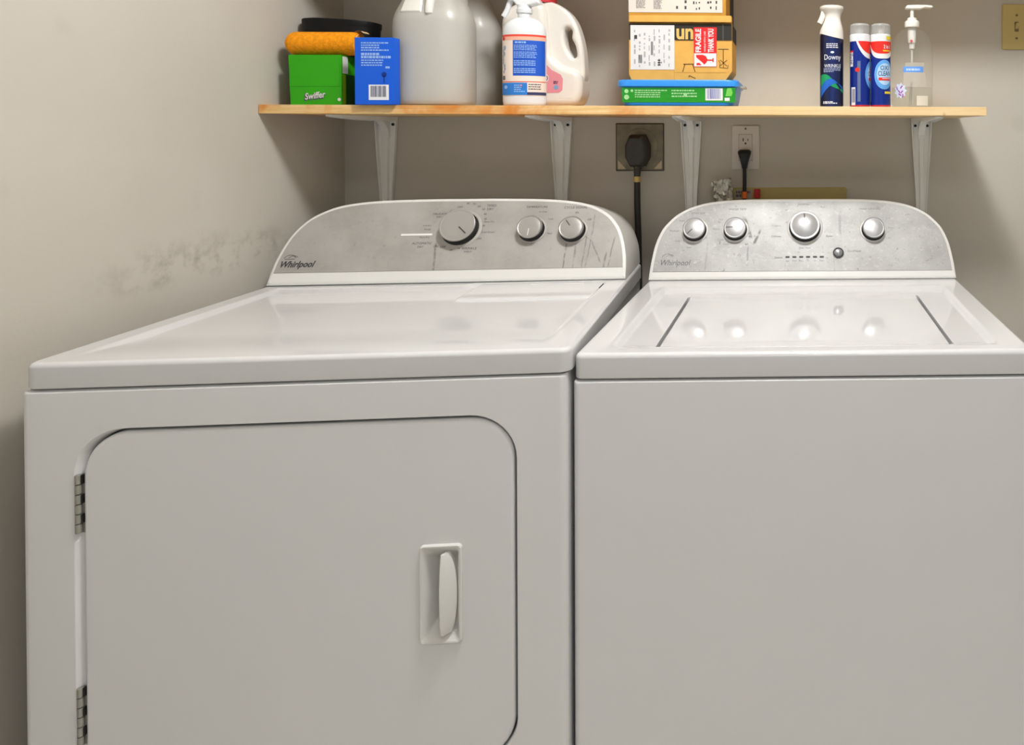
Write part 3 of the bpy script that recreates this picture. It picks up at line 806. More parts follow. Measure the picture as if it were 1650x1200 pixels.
pr = Print(); pr.greek(-0.138, -0.100, 0.096, 0.078, 2, 0.7); pr.emit('label_print', mat('plum_ink', (110, 84, 96), 0.6), wb, front(-0.0127))

# crumpled foil hose end, poking up beside the cord
rnd = random.Random(3); rings = []
for k in range(64):
    t = k / 63; z = 0.1 - 0.30 * (1 - t); lean = -0.045 * (t - 1) * 1.1; row = []
    for j in range(40):
        a = 2 * PI * j / 40; rr = 1 + 0.10 * math.sin(k * 0.95) * math.sin(a * 5 + (k // 7) * 1.3) + rnd.uniform(-0.10, 0.10)
        row.append((lean + 0.0245 * rr * math.cos(a) * (1 - 0.5 * (1 - t)), 0.014 * rr * math.sin(a), z + 0.005 * math.cos(a) * t + rnd.uniform(-0.0012, 0.0012)))
    rings.append(row)
fo = obj('foil_hose', loft(rings), mat('crumpled_foil', (182, 178, 168), 0.3, metal=0.7), loc=(-0.1835, 1.812, 1.0265), angle=20)
fo['label'] = 'crumpled silver foil hose end behind the washer beside the thin cord'; fo['category'] = 'hose'

# ================================================================== THINGS ON THE SHELF, left to right
WINK = mat('white_print', (232, 233, 236), 0.55)
KINK = mat('black_print', (30, 30, 32), 0.55)

# green refill carton
gx0, gx1, gy0, gy1 = -1.0965, -0.9834, 1.590, 1.640
gz = shelf_z(-1.04); gh = 1.4155 - gz
gb = thing('cleaning_refill_box', 'bright green cardboard refill box at the shelf end by the left wall', 'box', (0, 0, gz))
GREEN = mat('bright_green_card', (46, 160, 8), 0.45, spec=0.4)
bm = bmesh.new(); box(bm, gx0, gx1, gy0, gy1, 0.0003, gh, 0.0015)
for v in bm.verts:
    if v.co.z < 0.02 and v.co.x < -1.05: v.co.x += 0.004
obj('carton', bm, GREEN, gb)
bm = bmesh.new(); box(bm, gx0 + 0.003, gx1 - 0.004, gy0 - 0.0006, gy0 + 0.001, 0.0405, gh - 0.001, 0.0004); obj('tuck_flap', bm, GREEN, gb)
pr = Print(); pr.text('Swiffer', -1.0390, 0.0215, width=0.0445, height=0.0140, shear=0.25, bold=0.02, rot=0.13); pr.emit('logo_lettering', mat('logo_white', (222, 224, 220), 0.5), gb, front(gy0 - 0.0010))
pr = Print(); pr.text('Swiffer', -1.0402, 0.0200, width=0.0475, height=0.0165, shear=0.25, bold=0.05, rot=0.13); pr.emit('logo_shadow', mat('logo_plum', (84, 72, 104), 0.5), gb, front(gy0 - 0.0006))
pr = Print(); pr.disc(-0.9880, 0.0125, 0.0036); pr.emit('round_mark', MATS['logo_white'], gb, front(gy0 - 0.0008))
pr = Print(); pr.rect(gy0 + 0.003, gy0 + 0.022, gh - 0.040, gh - 0.003); pr.emit('white_patch', MATS['logo_white'], gb, lambda u, v: (gx1 + 0.0004, u, v))
pr = Print(); pr.rect(gy0 + 0.004, gy0 + 0.014, 0.002, gh - 0.042); pr.emit('lime_stripe', mat('lime_print', (140, 176, 20), 0.5), gb, lambda u, v: (gx1 + 0.0004, u, v))
pr = Print(); pr.rect(gy0 + 0.016, gy1 - 0.002, 0.002, gh - 0.042); pr.emit('dark_green_panel', mat('dark_green_print', (10, 74, 24), 0.5), gb, lambda u, v: (gx1 + 0.0004, u, v))

# orange roll lying on it
ry, rr_ = 1.6165, 0.0262; rz = shelf_z(-1.04) + gh + rr_ + 0.0006
ro = thing('rolled_cloth', 'orange cloth roll lying on the green box', 'cloth', (0, ry, rz))
OR = mat('orange_cloth', (242, 152, 26), 0.85, spec=0.15, var=0.22, vscale=160, bump=0.5, bscale=500)
bm = tube([(-1.1120, 0, 0), (-1.1100, 0, 0), (-1.1040, 0, 0), (-1.0960, 0, 0), (-1.04, 0.0, 0), (-0.975, 0, 0), (-0.960, 0, 0), (-0.9585, 0, 0)], [0.010, 0.0165, 0.0228, rr_, rr_, rr_, rr_ - 0.001, rr_ - 0.003], 28)
obj('roll', bm, OR, ro)
bm = bmesh.new(); R0 = []; R1 = []
for k in range(60):
    a = -0.6 - k * 0.30; r = rr_ - 0.001 - k * 0.00036
    R0.append((-0.9587, r * math.cos(a), r * math.sin(a))); R1.append((-0.9560, r * math.cos(a), r * math.sin(a)))
bm = loft([R0, R1], False, False, closed=False); obj('rolled_edge', bm, mat('pale_backing', (206, 178, 130), 0.85), ro)
cu = [(-0.9670 + 0.0115 * (1 - math.cos(a)) , 0.004, rr_ - 0.009 + 0.011 * math.sin(a)) for a in [0.5 + 2.1 * k / 12 for k in range(13)]]
bm = loft([[(x, -0.012, z) for x, y, z in cu], [(x, 0.012, z) for x, y, z in cu]], False, False, closed=False); obj('loose_corner', bm, MATS['pale_backing'], ro)

# black tub behind
bt = thing('black_tub', 'black rounded plastic tub behind the orange roll', 'tub', (-1.0495, 1.702, shelf_z(-1.05)))
bm = lathe([(0.066, 0.0003), (0.070, 0.004), (0.0785, 0.185), (0.0805, 0.188), (0.0810, 0.198), (0.0800, 0.2005), (0.0765, 0.2005), (0.0755, 0.198), (0.070, 0.02)], 44, sx=1.0, sy=0.60, exp=2.8)
for v in bm.verts:
    if v.co.z > 0.15: v.co.z -= 0.05 * (v.co.x + 0.03) if v.co.x > -0.03 else 0
obj('body', bm, mat('matt_black', (10, 10, 11), 0.6, spec=0.3), bt)

# blue carton
bx0, bx1, by0, by1 = -0.9303, -0.8490, 1.548, 1.5730
bz = shelf_z(-0.89); bh = 1.4483 - bz
bb = thing('blue_carton', 'tall blue cardboard box with white print and a barcode', 'box', (0, 0, bz))
BLUE = mat('blue_card', (0, 90, 214), 0.4)
bm = bmesh.new(); box(bm, bx0, bx1, by0, by1, 0.0003, bh, 0.0012); obj('carton', bm, BLUE, bb)
pr = Print(); f = front(by0 - 0.0004)
pr.greek(-0.9165, -0.8570, 0.1325, 0.1120, 4, 0.55); pr.greek(-0.9165, -0.8548, 0.1100, 0.0970, 2, 0.8); pr.greek(-0.9165, -0.8700, 0.0955, 0.0800, 3, 0.5); pr.rect(-0.8660, -0.8570, 0.0770, 0.0815)
pr.emit('small_print', mat('pale_blue_print', (150, 184, 236), 0.55), bb, f)
pr = Print(); pr.rect(-0.9010, -0.8592, 0.0100, 0.0425); pr.emit('barcode_label', WINK, bb, f)
pr = Print(); pr.bars(-0.8965, -0.8640, 0.0165, 0.0400, 22); pr.emit('barcode', mat('navy_print', (50, 54, 92), 0.55), bb, front(by0 - 0.0007))
pr = Print(); pr.disc(-0.8690, 0.0640, 0.0055); pr.rect(-0.8700, -0.8680, 0.046, 0.062); pr.emit('dark_mark', mat('deep_blue_print', (4, 44, 130), 0.55), bb, f)

# translucent jugs
def milky(name, col, alpha):
    t = new_mat(name, rough=0.28, spec=0.5)
    t.b.inputs['Base Color'].default_value = lin(col)
    nt = t.nt; out = nt.nodes['Material Output']
    tr = t.node('ShaderNodeBsdfTransparent'); tl = t.node('ShaderNodeBsdfTranslucent'); tl.inputs[0].default_value = lin(col)
    m1 = t.node('ShaderNodeMixShader'); m1.inputs[0].default_value = 0.30
    t.link(t.b.outputs[0], m1.inputs[1]); t.link(tl.outputs[0], m1.inputs[2])
    m2 = t.node('ShaderNodeMixShader'); m2.inputs[0].default_value = alpha
    t.link(m1.outputs[0], m2.inputs[1]); t.link(tr.outputs[0], m2.inputs[2])
    t.link(m2.outputs[0], out.inputs['Surface'])
    return t.m
HDPE = milky('milky_plastic', (228, 226, 218), 0.36)
LIQ = milky('cloudy_liquid', (214, 214, 208), 0.12)
def jug(label, x, y, rz, a=0.083, b=0.065, sh=0.192, lvl=0.212):
    z = shelf_z(x)
    t = thing('plastic_jug', label, 'jug', (x, y, z), rz, 'large translucent jugs on the shelf')
    e = 2.5
    prof = [(0.90, 0.0004), (0.965, 0.004), (0.995, 0.012), (1.0, 0.022), (1.0, sh - 0.012), (0.985, sh), (0.93, sh + 0.016), (0.76, sh + 0.045), (0.58, sh + 0.078), (0.40, sh + 0.100), (0.24, sh + 0.110), (0.205, sh + 0.113), (0.205, sh + 0.130)]
    bm = lathe(prof, 48, (0, 0), a, b, e)
    obj('body', bm, HDPE, t, angle=45)
    lp = [(0.955, 0.004), (0.975, 0.014), (0.975, sh - 0.012)] + ([(0.945, sh + 0.004), (0.86, lvl)] if lvl > sh + 0.004 else [(0.975, lvl)])
    bm = lathe(lp, 48, (0, 0), a, b, e); obj('liquid', bm, LIQ, t, angle=45)
    bm = lathe([(0.022, sh + 0.116), (0.0225, sh + 0.118), (0.0225, sh + 0.134), (0.021, sh + 0.136)], 28); obj('cap', bm, mat('white_cap', (225, 224, 220), 0.4), t)
    # grip moulded on the shoulder: a flat facet and a vertical handle bar
    pth = smooth_path([(0.016, -b * 0.90, sh + 0.004), (0.016, -b * 0.89, sh + 0.022), (0.016, -b * 0.72, sh + 0.060), (0.014, -b * 0.50, sh + 0.098), (0.012, -0.02, sh + 0.120)], 6)
    obj('handle', tube(pth, [(0.003, 0.004), (0.006, 0.006)] + [(0.0085, 0.0085)] * (len(pth) - 2), 14), mat('milky_handle', (226, 224, 217), 0.3), t)
    # flat facet pressed flush into the shoulder beside the handle
    def sh_pt(x, zz, off):
        k = [(0.985, sh), (0.93, sh + 0.016), (0.76, sh + 0.045), (0.58, sh + 0.078)]
        for (k0, z0), (k1, z1) in zip(k, k[1:]):
            if zz <= z1: sc = k0 + (k1 - k0) * (zz - z0) / (z1 - z0); break
        else: sc = 0.58
        return (x, -b * sc * max(0.0, 1 - (abs(x) / (a * sc)) ** e) ** (1 / e) - off, zz)
    bm = loft([[sh_pt(x0 + (x1 - x0) * q, zz, 0.0022 if 0 < i < 5 and 0 < q < 1 else 0.0) for q in (0, 0.06, 0.3, 0.5, 0.7, 0.94, 1)]
               for i, (zz, x0, x1) in enumerate([(sh + 0.010 + t_ * 0.054, -0.050 + 0.012 * t_, 0.001 - 0.004 * t_) for t_ in (0, 0.06, 0.35, 0.65, 0.94, 1)])], False, False, closed=False)
    obj('thumb_panel', bm, MATS['milky_handle'], t, angle=20)
    return t
jug('large milky plastic jug of clear liquid in front, beside the blue box', -0.8070, 1.6400, 0.0)
jug('large milky plastic jug half hidden behind the nearer jug', -0.7985, 1.7700, 0.0, b=0.060, lvl=0.215)

# detergent jug with pink label
dj = thing('detergent_jug', 'cream detergent jug with a pink label, handle hole and red cap', 'jug', (0, 0, shelf_z(-0.58)))
zj = shelf_z(-0.58)
CRM = mat('cream_plastic', (230, 226, 218), 0.3, sss=0.0)
def rslab(loop, y0, y1, rnd, k=5):
    R = []
    for i in range(k + 1):
        a = PI / 2 * i / k                        # inset shrinks from rnd to 0 while depth goes 0 to rnd
        R.append((rnd * (1 - math.sin(a)), y0 + rnd * (1 - math.cos(a))))
    for i in range(k + 1):
        a = PI / 2 * i / k
        R.append((rnd * (1 - math.cos(a)), y1 - rnd * (1 - math.sin(a))))
    return loft([[(x, y, z) for x, z in inset(loop, d)] for d, y in R])
def spl(pts, n=5): return [(p.x, p.z) for p in smooth_path([(a, 0, b) for a, b in pts], n)]
# thick body left of and below the grip, clockwise
body = [(-0.5220, 0.002), (-0.6560, 0.002)] + spl([(-0.6720, 0.0075), (-0.6790, 0.024), (-0.6800, 0.06), (-0.6800, 0.17), (-0.6785, 0.205), (-0.668, 0.228), (-0.640, 0.244), (-0.6120, 0.250), (-0.590, 0.247), (-0.5780, 0.232),
        (-0.5750, 0.200), (-0.5725, 0.160), (-0.5640, 0.124), (-0.5480, 0.1040), (-0.5280, 0.0945), (-0.5100, 0.0890), (-0.4990, 0.0780), (-0.4945, 0.060), (-0.4960, 0.030), (-0.5050, 0.010), (-0.5180, 0.003)])
obj('body', rslab(body, 1.680, 1.764, 0.017), CRM, dj, angle=60)
# thinner grip plate with the finger hole, rounded all round
def holed_plate(outer, hole, half, bev):
    cu = bpy.data.curves.new('grip', 'CURVE'); cu.dimensions = '2D'; cu.fill_mode = 'BOTH'
    cu.extrude = half - bev; cu.bevel_depth = bev; cu.bevel_resolution = 4; cu.offset = -bev
    for lp in (outer, hole):
        sp = cu.splines.new('POLY'); sp.points.add(len(lp) - 1); sp.use_cyclic_u = True
        for p, (x, z) in zip(sp.points, lp): p.co = (x, z, 0, 1)
    o = bpy.data.objects.new('grip', cu); me = bpy.data.meshes.new_from_object(o)
    bm = bmesh.new(); bm.from_mesh(me); bpy.data.objects.remove(o); bpy.data.meshes.remove(me); bpy.data.curves.remove(cu)
    bmesh.ops.remove_doubles(bm, verts=bm.verts[:], dist=1e-5)
    return bm
outer = spl([(-0.600, 0.235), (-0.585, 0.2505), (-0.562, 0.2465), (-0.537, 0.2320), (-0.517, 0.2080), (-0.5040, 0.175), (-0.4965, 0.140), (-0.4935, 0.105), (-0.4935, 0.070), (-0.505, 0.060), (-0.560, 0.085), (-0.590, 0.14)])
hole = spl([(-0.5330, 0.1890), (-0.5385, 0.1850), (-0.5407, 0.178), (-0.5400, 0.161), (-0.5362, 0.142), (-0.5232, 0.1205), (-0.5180, 0.1168), (-0.5125, 0.1200), (-0.5112, 0.127), (-0.5150, 0.147), (-0.5225, 0.163), (-0.5218, 0.180), (-0.5265, 0.1875)])
bm = holed_plate(outer, hole, 0.022, 0.009)
for v in bm.verts: v.co = (v.co.x, 1.722 + v.co.z, v.co.y)
obj('handle', bm, CRM, dj, angle=50)
bm = lathe([(0.026, 0.248), (0.0265, 0.252), (0.0265, 0.290), (0.024, 0.293)], 32, (-0.5905, 1.722)); obj('cap', bm, mat('coral_red_cap', (212, 64, 72), 0.4), dj)
pk = Print(); yl = 1.6796
pk.poly([(-0.665, 0.034), (-0.545, 0.034), (-0.5375, 0.040), (-0.5360, 0.066), (-0.5410, 0.0760), (-0.5620, 0.0870), (-0.5820, 0.1080), (-0.5900, 0.132), (-0.665, 0.134)]); pk.emit('pink_label', mat('pink_label_paper', (226, 146, 156), 0.5), dj, front(yl))
pr = Print(); pr.greek(-0.5580, -0.5470, 0.0610, 0.0535, 2, 0.7); pr.emit('label_print', mat('plum_print', (96, 50, 92), 0.5), dj, front(yl - 0.0004))
pr = Print(); pr.disc(-0.5520, 0.0465, 0.0055); pr.emit('label_badge', mat('badge_blue', (120, 160, 196), 0.5), dj, front(yl - 0.0004))
pr = Print(); pr.disc(-0.578, 0.0680, 0.0095, 0.011); pr.emit('emblem', mat('pale_print', (224, 220, 224), 0.5), dj, front(yl - 0.0004))
pr = Print(); pr.ring(-0.578, 0.0680, 0.0062, 0.0078); pr.ring(-0.579, 0.054, 0.0025, 0.0036); pr.emit('emblem_ink', KINK, dj, front(yl - 0.0007))
pr = Print(); pr.disc(-0.5815, 0.1060, 0.0046); pr.emit('red_dot', mat('deep_red_print', (150, 40, 40), 0.5), dj, front(yl - 0.0005))

# spray bottle in front of it
sx, sy = -0.5980, 1.6110; sz = shelf_z(sx)
sb = thing('spray_bottle', 'white trigger spray bottle with a blue and cream label', 'spray bottle', (sx, sy, sz))
WB = mat('glossy_white_plastic', (224, 226, 228), 0.22)
SRX, SRY = 0.0470, 0.0300
prof = [(0.90, 0.0003), (0.97, 0.003), (1.0, 0.010), (1.0, 0.150), (0.99, 0.161), (0.955, 0.172), (0.86, 0.182), (0.70, 0.189), (0.50, 0.194), (0.33, 0.1965)]
bm = lathe(prof, 96, (0, 0), SRX, SRY, 2.0)
obj('body', bm, WB, sb, angle=60)
bm = lathe([(0.0135, 0.1955), (0.0140, 0.200), (0.0140, 0.206)], 24); obj('neck', bm, WB, sb)
bm = lathe([(0.0158, 0.2055), (0.0166, 0.207), (0.0166, 0.215), (0.0150, 0.217), (0.0150, 0.224), (0.013, 0.226)], 28); obj('collar', bm, WB, sb)
head = [(0.013, 0.222), (-0.014, 0.222), (-0.020, 0.230), (-0.034, 0.2375), (-0.046, 0.2400), (-0.047, 0.2560), (-0.030, 0.2600), (0.006, 0.2580), (0.024, 0.2500), (0.036, 0.2320), (0.0375, 0.2265), (0.030, 0.2260)]
obj('spray_head', rslab(head, -0.0125, 0.0125, 0.004, 4), WB, sb, angle=50)
bm = lathe([(0.0055, 0.0), (0.007, 0.001), (0.007, 0.010), (0.004, 0.011)], 16); bmesh.ops.rotate(bm, verts=bm.verts[:], matrix=Matrix.Rotation(-PI / 2, 3, 'Y')); bmesh.ops.translate(bm, verts=bm.verts[:], vec=(-0.0455, 0, 0.248)); obj('nozzle', bm, WB, sb)
tp = smooth_path([(-0.028, 0, 0.240), (-0.0335, 0, 0.226), (-0.0385, 0, 0.212), (-0.0460, 0, 0.1990)], 5)
obj('trigger', tube(tp, [(0.0055 - 0.0018 * k / len(tp), 0.006) for k in range(len(tp))], 12), WB, sb)
W_ = wrap(0, 0, SRX + 0.0004, SRY + 0.0004)
W1 = wrap(0, 0, SRX + 0.0008, SRY + 0.0008); W2 = wrap(0, 0, SRX + 0.0012, SRY + 0.0012)
UM = SRX * 1.52
lab = Print(); lab.rect(-UM, UM, 0.0220, 0.1560, 30); lo = lab.emit('label', mat('cream_label', (236, 220, 206), 0.4), sb, W_)
pr = Print(); pr.rect(-UM, UM, 0.1515, 0.1560, 30); pr.rect(-UM, UM, 0.0520, 0.0535, 30); pr.emit('red_band', mat('red_print', (226, 66, 50), 0.45), lo, W1)
pr = Print(); pr.rect(-UM, UM, 0.1440, 0.1515, 30); pr.emit('peach_band', mat('peach_print', (240, 178, 152), 0.45), lo, W1)
pr = Print(); pr.rect(-0.0150, UM - 0.004, 0.0660, 0.1430, 20); pr.emit('blue_panel', mat('royal_blue_print', (26, 84, 190), 0.45), lo, W1)
pr = Print(); pr.rect(-UM, 0.016, 0.0235, 0.0505, 20); pr.emit('lower_blue_panel', mat('mid_blue_print', (38, 122, 206), 0.45), lo, W1)
pr = Print(); pr.rect(0.016, UM, 0.0235, 0.0300, 10); pr.emit('navy_strip', MATS['navy_print'], lo, W1)
pr = Print(); pr.greek(-0.010, 0.014, 0.1405, 0.1365, 1, 0.95); pr.greek(-0.0125, 0.040, 0.1330, 0.1200, 4, 0.45); pr.greek(-0.0125, 0.040, 0.1180, 0.1030, 4, 0.45); pr.greek(-0.0125, 0.036, 0.0990, 0.0860, 3, 0.5); pr.greek(-0.0125, 0.036, 0.0820, 0.0700, 3, 0.5)
pr.greek(-0.012, 0.012, 0.046, 0.028, 4, 0.5); pr.disc(-0.036, 0.041, 0.006, 0.004); pr.emit('panel_print', mat('light_blue_print', (150, 186, 236), 0.5), lo, W2)
pr = Print(); pr.greek(0.019, 0.050, 0.048, 0.033, 3, 0.4); pr.rect(-0.050, -0.038, 0.0570, 0.066); pr.emit('dark_print', mat('slate_print', (96, 96, 104), 0.5), lo, W2)
pr = Print()
for k in range(9): pr.disc(-0.048 + 0.012 * random.random(), 0.075 + 0.0065 * k, 0.0036 + 0.002 * random.random(), n=8)
pr.emit('floral_motif', mat('grey_blue_print', (150, 162, 190), 0.5), lo, W1)
pr = Print(); pr.rect(0.001, 0.006, 0.0425, 0.047); pr.emit('red_flag_mark', mat('brick_red_print', (196, 44, 40), 0.5), lo, W2)
pr = Print(); pr.disc(-0.0445, 0.1475, 0.006, 0.0045); pr.emit('red_mark', mat('brick_red_print', (196, 44, 40), 0.5), lo, W2)

# wipes tub, two cardboard boxes on it
tz = shelf_z(-0.254)
tb = thing('wipes_tub', 'flat green-labelled plastic wipes tub with a blue lid under the cardboard boxes', 'tub', (0, 0, tz))
M = dict(nc=8, ns=4)
def hor(x0, x1, y0, y1, r, z): return [(a, b, z) for a, b in rrect(x0, x1, y0, y1, r, **M)]
bm = loft([hor(-0.372, -0.137, 1.585, 1.738, 0.018, 0.0003), hor(-0.376, -0.133, 1.581, 1.742, 0.02, 0.004), hor(-0.383, -0.126, 1.577, 1.746, 0.022, 0.0420), hor(-0.384, -0.125, 1.576, 1.747, 0.022, 0.0440)])
obj('tub_body', bm, mat('bright_blue_tub', (16, 120, 216), 0.35), tb, angle=50)
bm = loft([hor(-0.384, -0.125, 1.5757, 1.7475, 0.022, 0.0425), hor(-0.3885, -0.1215, 1.573, 1.750, 0.024, 0.0440), hor(-0.3885, -0.1215, 1.573, 1.750, 0.024, 0.0545), hor(-0.386, -0.124, 1.5755, 1.7475, 0.023, 0.0580)])
obj('lid', bm, mat('sky_blue_lid', (52, 140, 226), 0.35), tb, angle=50)
bm = loft([hor(-0.1225, -0.1100, 1.62, 1.70, 0.005, 0.0440), hor(-0.1225, -0.1100, 1.62, 1.70, 0.005, 0.0475)]); obj('clear_tab', bm, mat('clear_grey', (176, 172, 160), 0.2), tb)
def tubmap(off):
    def g(u, v):
        k = (v - 0.004) / 0.038
        return (u, 1.581 - 0.004 * k - off, v)
    return g
pr = Print(); pr.rect(-0.376, -0.128, 0.0085, 0.0410, 1)
lo = pr.emit('green_label', mat('leaf_green_label', (34, 148, 40), 0.4), tb, tubmap(0.0006))
pr = Print(); pr.greek(-0.348, -0.276, 0.036, 0.017, 4, 0.5); pr.greek(-0.268, -0.212, 0.036, 0.017, 3, 0.45); pr.disc(-0.366, 0.033, 0.0045); pr.disc(-0.366, 0.020, 0.0055); pr.disc(-0.354, 0.034, 0.003); pr.disc(-0.238, 0.026, 0.004)
pr.emit('label_print', mat('mint_print', (168, 222, 160), 0.5), lo, tubmap(0.0010))
pr = Print(); pr.rect(-0.194, -0.156, 0.0130, 0.0395); pr.rect(-0.152, -0.141, 0.0120, 0.0190); pr.emit('barcode_label', WINK, lo, tubmap(0.0010))
pr = Print(); pr.bars(-0.190, -0.160, 0.0165, 0.0385, 15); pr.emit('barcode', mat('violet_print', (92, 96, 176), 0.5), lo, tubmap(0.0014))
pr = Print(); pr.poly([(-0.150, 0.0225), (-0.137, 0.0225), (-0.134, 0.030), (-0.137, 0.040), (-0.146, 0.040)]); pr.emit('leaf_motif', mat('lime_leaf_print', (120, 206, 88), 0.5), lo, tubmap(0.0010))

CARD = mat('kraft_card', (216, 166, 84), 0.7, spec=0.2, var=0.10, vscale=24, bump=0.1, bscale=150)
CARD2 = mat('kraft_card_edge', (190, 138, 56), 0.7, spec=0.2, var=0.12, vscale=30)
BAND = mat('black_card_print', (34, 30, 24), 0.6)
cz = tz + 0.0584
lx0, lx1, ly0, ly1, lh = -0.3635, -0.1362, 1.590, 1.700, 1.4886 - (tz + 0.0584)
cb = thing('cardboard_box', 'brown cardboard box with a red fragile sticker and white shipping label', 'box', (0, 0, cz))
lp = [(lx0 + 0.006, 0.0), (lx0, 0.012), (lx0, lh - 0.001), (lx0 + 0.001, lh), (lx1 - 0.001, lh), (lx1, lh - 0.001), (lx1, 0.020), (lx1 - 0.014, 0.0)]
obj('carton', rslab(lp, ly0, ly1, 0.0012, 2), CARD, cb, angle=30)
f = front(ly0 - 0.0004); f1 = front(ly0 - 0.0009); f2 = front(ly0 - 0.0013)
zb = 0.0885
pr = Print(); pr.rect(lx0 + 0.0006, lx1 - 0.0006, zb, lh - 0.0015); bd = pr.emit('black_band', BAND, cb, f)
pr = Print(); pr.rect(ly0 + 0.001, ly1 - 0.001, zb, lh - 0.0015); pr.emit('side_band', BAND, cb, lambda u, v: (lx1 + 0.0004, u, v))
pr = Print(); pr.rect(lx1 - 0.0215, lx1 - 0.0185, zb, lh - 0.002); pr.emit('tape_edge', mat('grey_tape', (74, 70, 62), 0.4), cb, f1)
pr = Print(); pr.text('un', -0.2405, zb + 0.0135, width=0.0370, height=0.0245, bold=0.03); pr.emit('box_lettering', mat('tan_print', (222, 178, 100), 0.65), cb, f1)
pr = Print(); pr.rect(lx0 + 0.0036, -0.2634, lh - 0.1032, lh - 0.0050); sl = pr.emit('shipping_label', mat('label_paper', (220, 218, 216), 0.45), cb, f1)
pr = Print()
rn = random.Random(5)
for k in range(8):
    u = -0.352 + k * 0.0108
    v = 0.028 + 0.012 * rn.random()
    while v < 0.108:
        h = 0.003 + 0.010 * rn.random(); pr.rect(u, u + 0.0018 + 0.002 * rn.random(), v, min(v + h, 0.112)); v += h + 0.002 + 0.010 * rn.random()
pr.emit('label_print', mat('pale_grey_print', (168, 168, 170), 0.5), sl, f2)
pr = Print(); pr.bars(-0.3420, -0.3340, 0.0370, 0.0555, 6); pr.bars(-0.3150, -0.3090, 0.055, 0.085, 5); pr.rect(-0.351, -0.345, 0.0905, 0.0990); pr.greek(-0.30, -0.291, 0.045, 0.03, 3); pr.emit('label_ink', INK, sl, front(ly0 - 0.0016))
pr = Print(); sx0, sx1, sz0, sz1 = -0.2210, -0.1703, lh - 0.0968, lh - 0.0092
pr.rect(sx0, sx1, sz0, sz1); st = pr.emit('fragile_sticker', mat('sticker_red', (222, 34, 34), 0.4), cb, f1)
spl_z = sz0 + 0.0300
pr = Print(); pr.rect(sx0 + 0.001, sx1 - 0.001, sz0 + 0.001, spl_z)
pr.text('FRAGILE', sx0 + 0.0100, (spl_z + sz1) / 2 - 0.0005, width=0.0520, height=0.0125, rot=PI / 2, bold=0.03)
pr.text('THANK YOU', sx1 - 0.0130, (spl_z + sz1) / 2 - 0.0005, width=0.0520, height=0.0130, rot=PI / 2, bold=0.03)
pr.text('HANDLE WITH CARE', sx0 + 0.0245, (spl_z + sz1) / 2 - 0.0025, width=0.0450, height=0.0040, rot=PI / 2)
pr.emit('sticker_lettering', mat('sticker_white', (240, 226, 226), 0.45), st, f2)
# wine glass lying on its side: bowl to the left with a crack, stem and foot to the right
gc = (sx0 + 0.0165, sz0 + 0.0150); f3 = front(ly0 - 0.0017)
pr = Print(); pr.poly([(sx0 + 0.0055, sz0 + 0.0265), (sx0 + 0.0200, sz0 + 0.0268), (sx0 + 0.0270, sz0 + 0.0235), (sx0 + 0.0305, sz0 + 0.0165), (sx0 + 0.0285, sz0 + 0.0100), (sx0 + 0.0230, sz0 + 0.0050), (sx0 + 0.0200, sz0 + 0.0090), (sx0 + 0.0130, sz0 + 0.0150), (sx0 + 0.0055, sz0 + 0.0215)])
pr.poly([(sx0 + 0.0060, sz0 + 0.0035), (sx0 + 0.0175, sz0 + 0.0042), (sx0 + 0.0120, sz0 + 0.0090), (sx0 + 0.0065, sz0 + 0.0085)])
pr.rect(sx0 + 0.030, sx0 + 0.0430, sz0 + 0.0135, sz0 + 0.0165); pr.rect(sx0 + 0.0415, sx0 + 0.0440, sz0 + 0.0105, sz0 + 0.0195)
pr.emit('glass_symbol', MATS['sticker_red'], st, f3)
pr = Print(); o_ = lx0
pr.line([(-0.2440, lh - 0.0910), (-0.2190, lh - 0.0905)], 0.0022); pr.line([(-0.2405, lh - 0.0910), (-0.2455, lh - 0.1080)], 0.0018); pr.line([(-0.2235, lh - 0.0910), (-0.2180, lh - 0.1080)], 0.0018)
pr.line([(-0.1680, lh - 0.0575), (-0.1440, lh - 0.0575)], 0.0018); pr.line([(-0.1560, lh - 0.0575), (-0.1560, lh - 0.0900)], 0.0018)
for a in (-0.9, 0.0, 0.9, 2.2, 4.0): pr.line([(-0.1555, lh - 0.088), (-0.1555 + 0.010 * math.sin(a), lh - 0.088 - 0.011 * math.cos(a))], 0.0015)
pr.line([(-0.166, lh - 0.082), (-0.163, lh - 0.088), (-0.164, lh - 0.098), (-0.146, lh - 0.100), (-0.145, lh - 0.092)], 0.0014)
pr.line([(-0.2320, lh - 0.1200), (-0.2310, lh - 0.1160), (-0.2170, lh - 0.1225)], 0.0018)
pr.rect(-0.262, lx1 - 0.001, zb - 0.0016, zb - 0.0006)
pr.emit('line_drawings', mat('brown_print', (96, 66, 26), 0.6), cb, f)
pr = Print(); pr.rect(-0.2640, -0.1500, 0.0165, 0.0172); pr.rect(-0.2645, -0.2638, 0.0, 0.088); pr.emit('tape_crease', mat('crease_tan', (184, 136, 62), 0.6), cb, f)

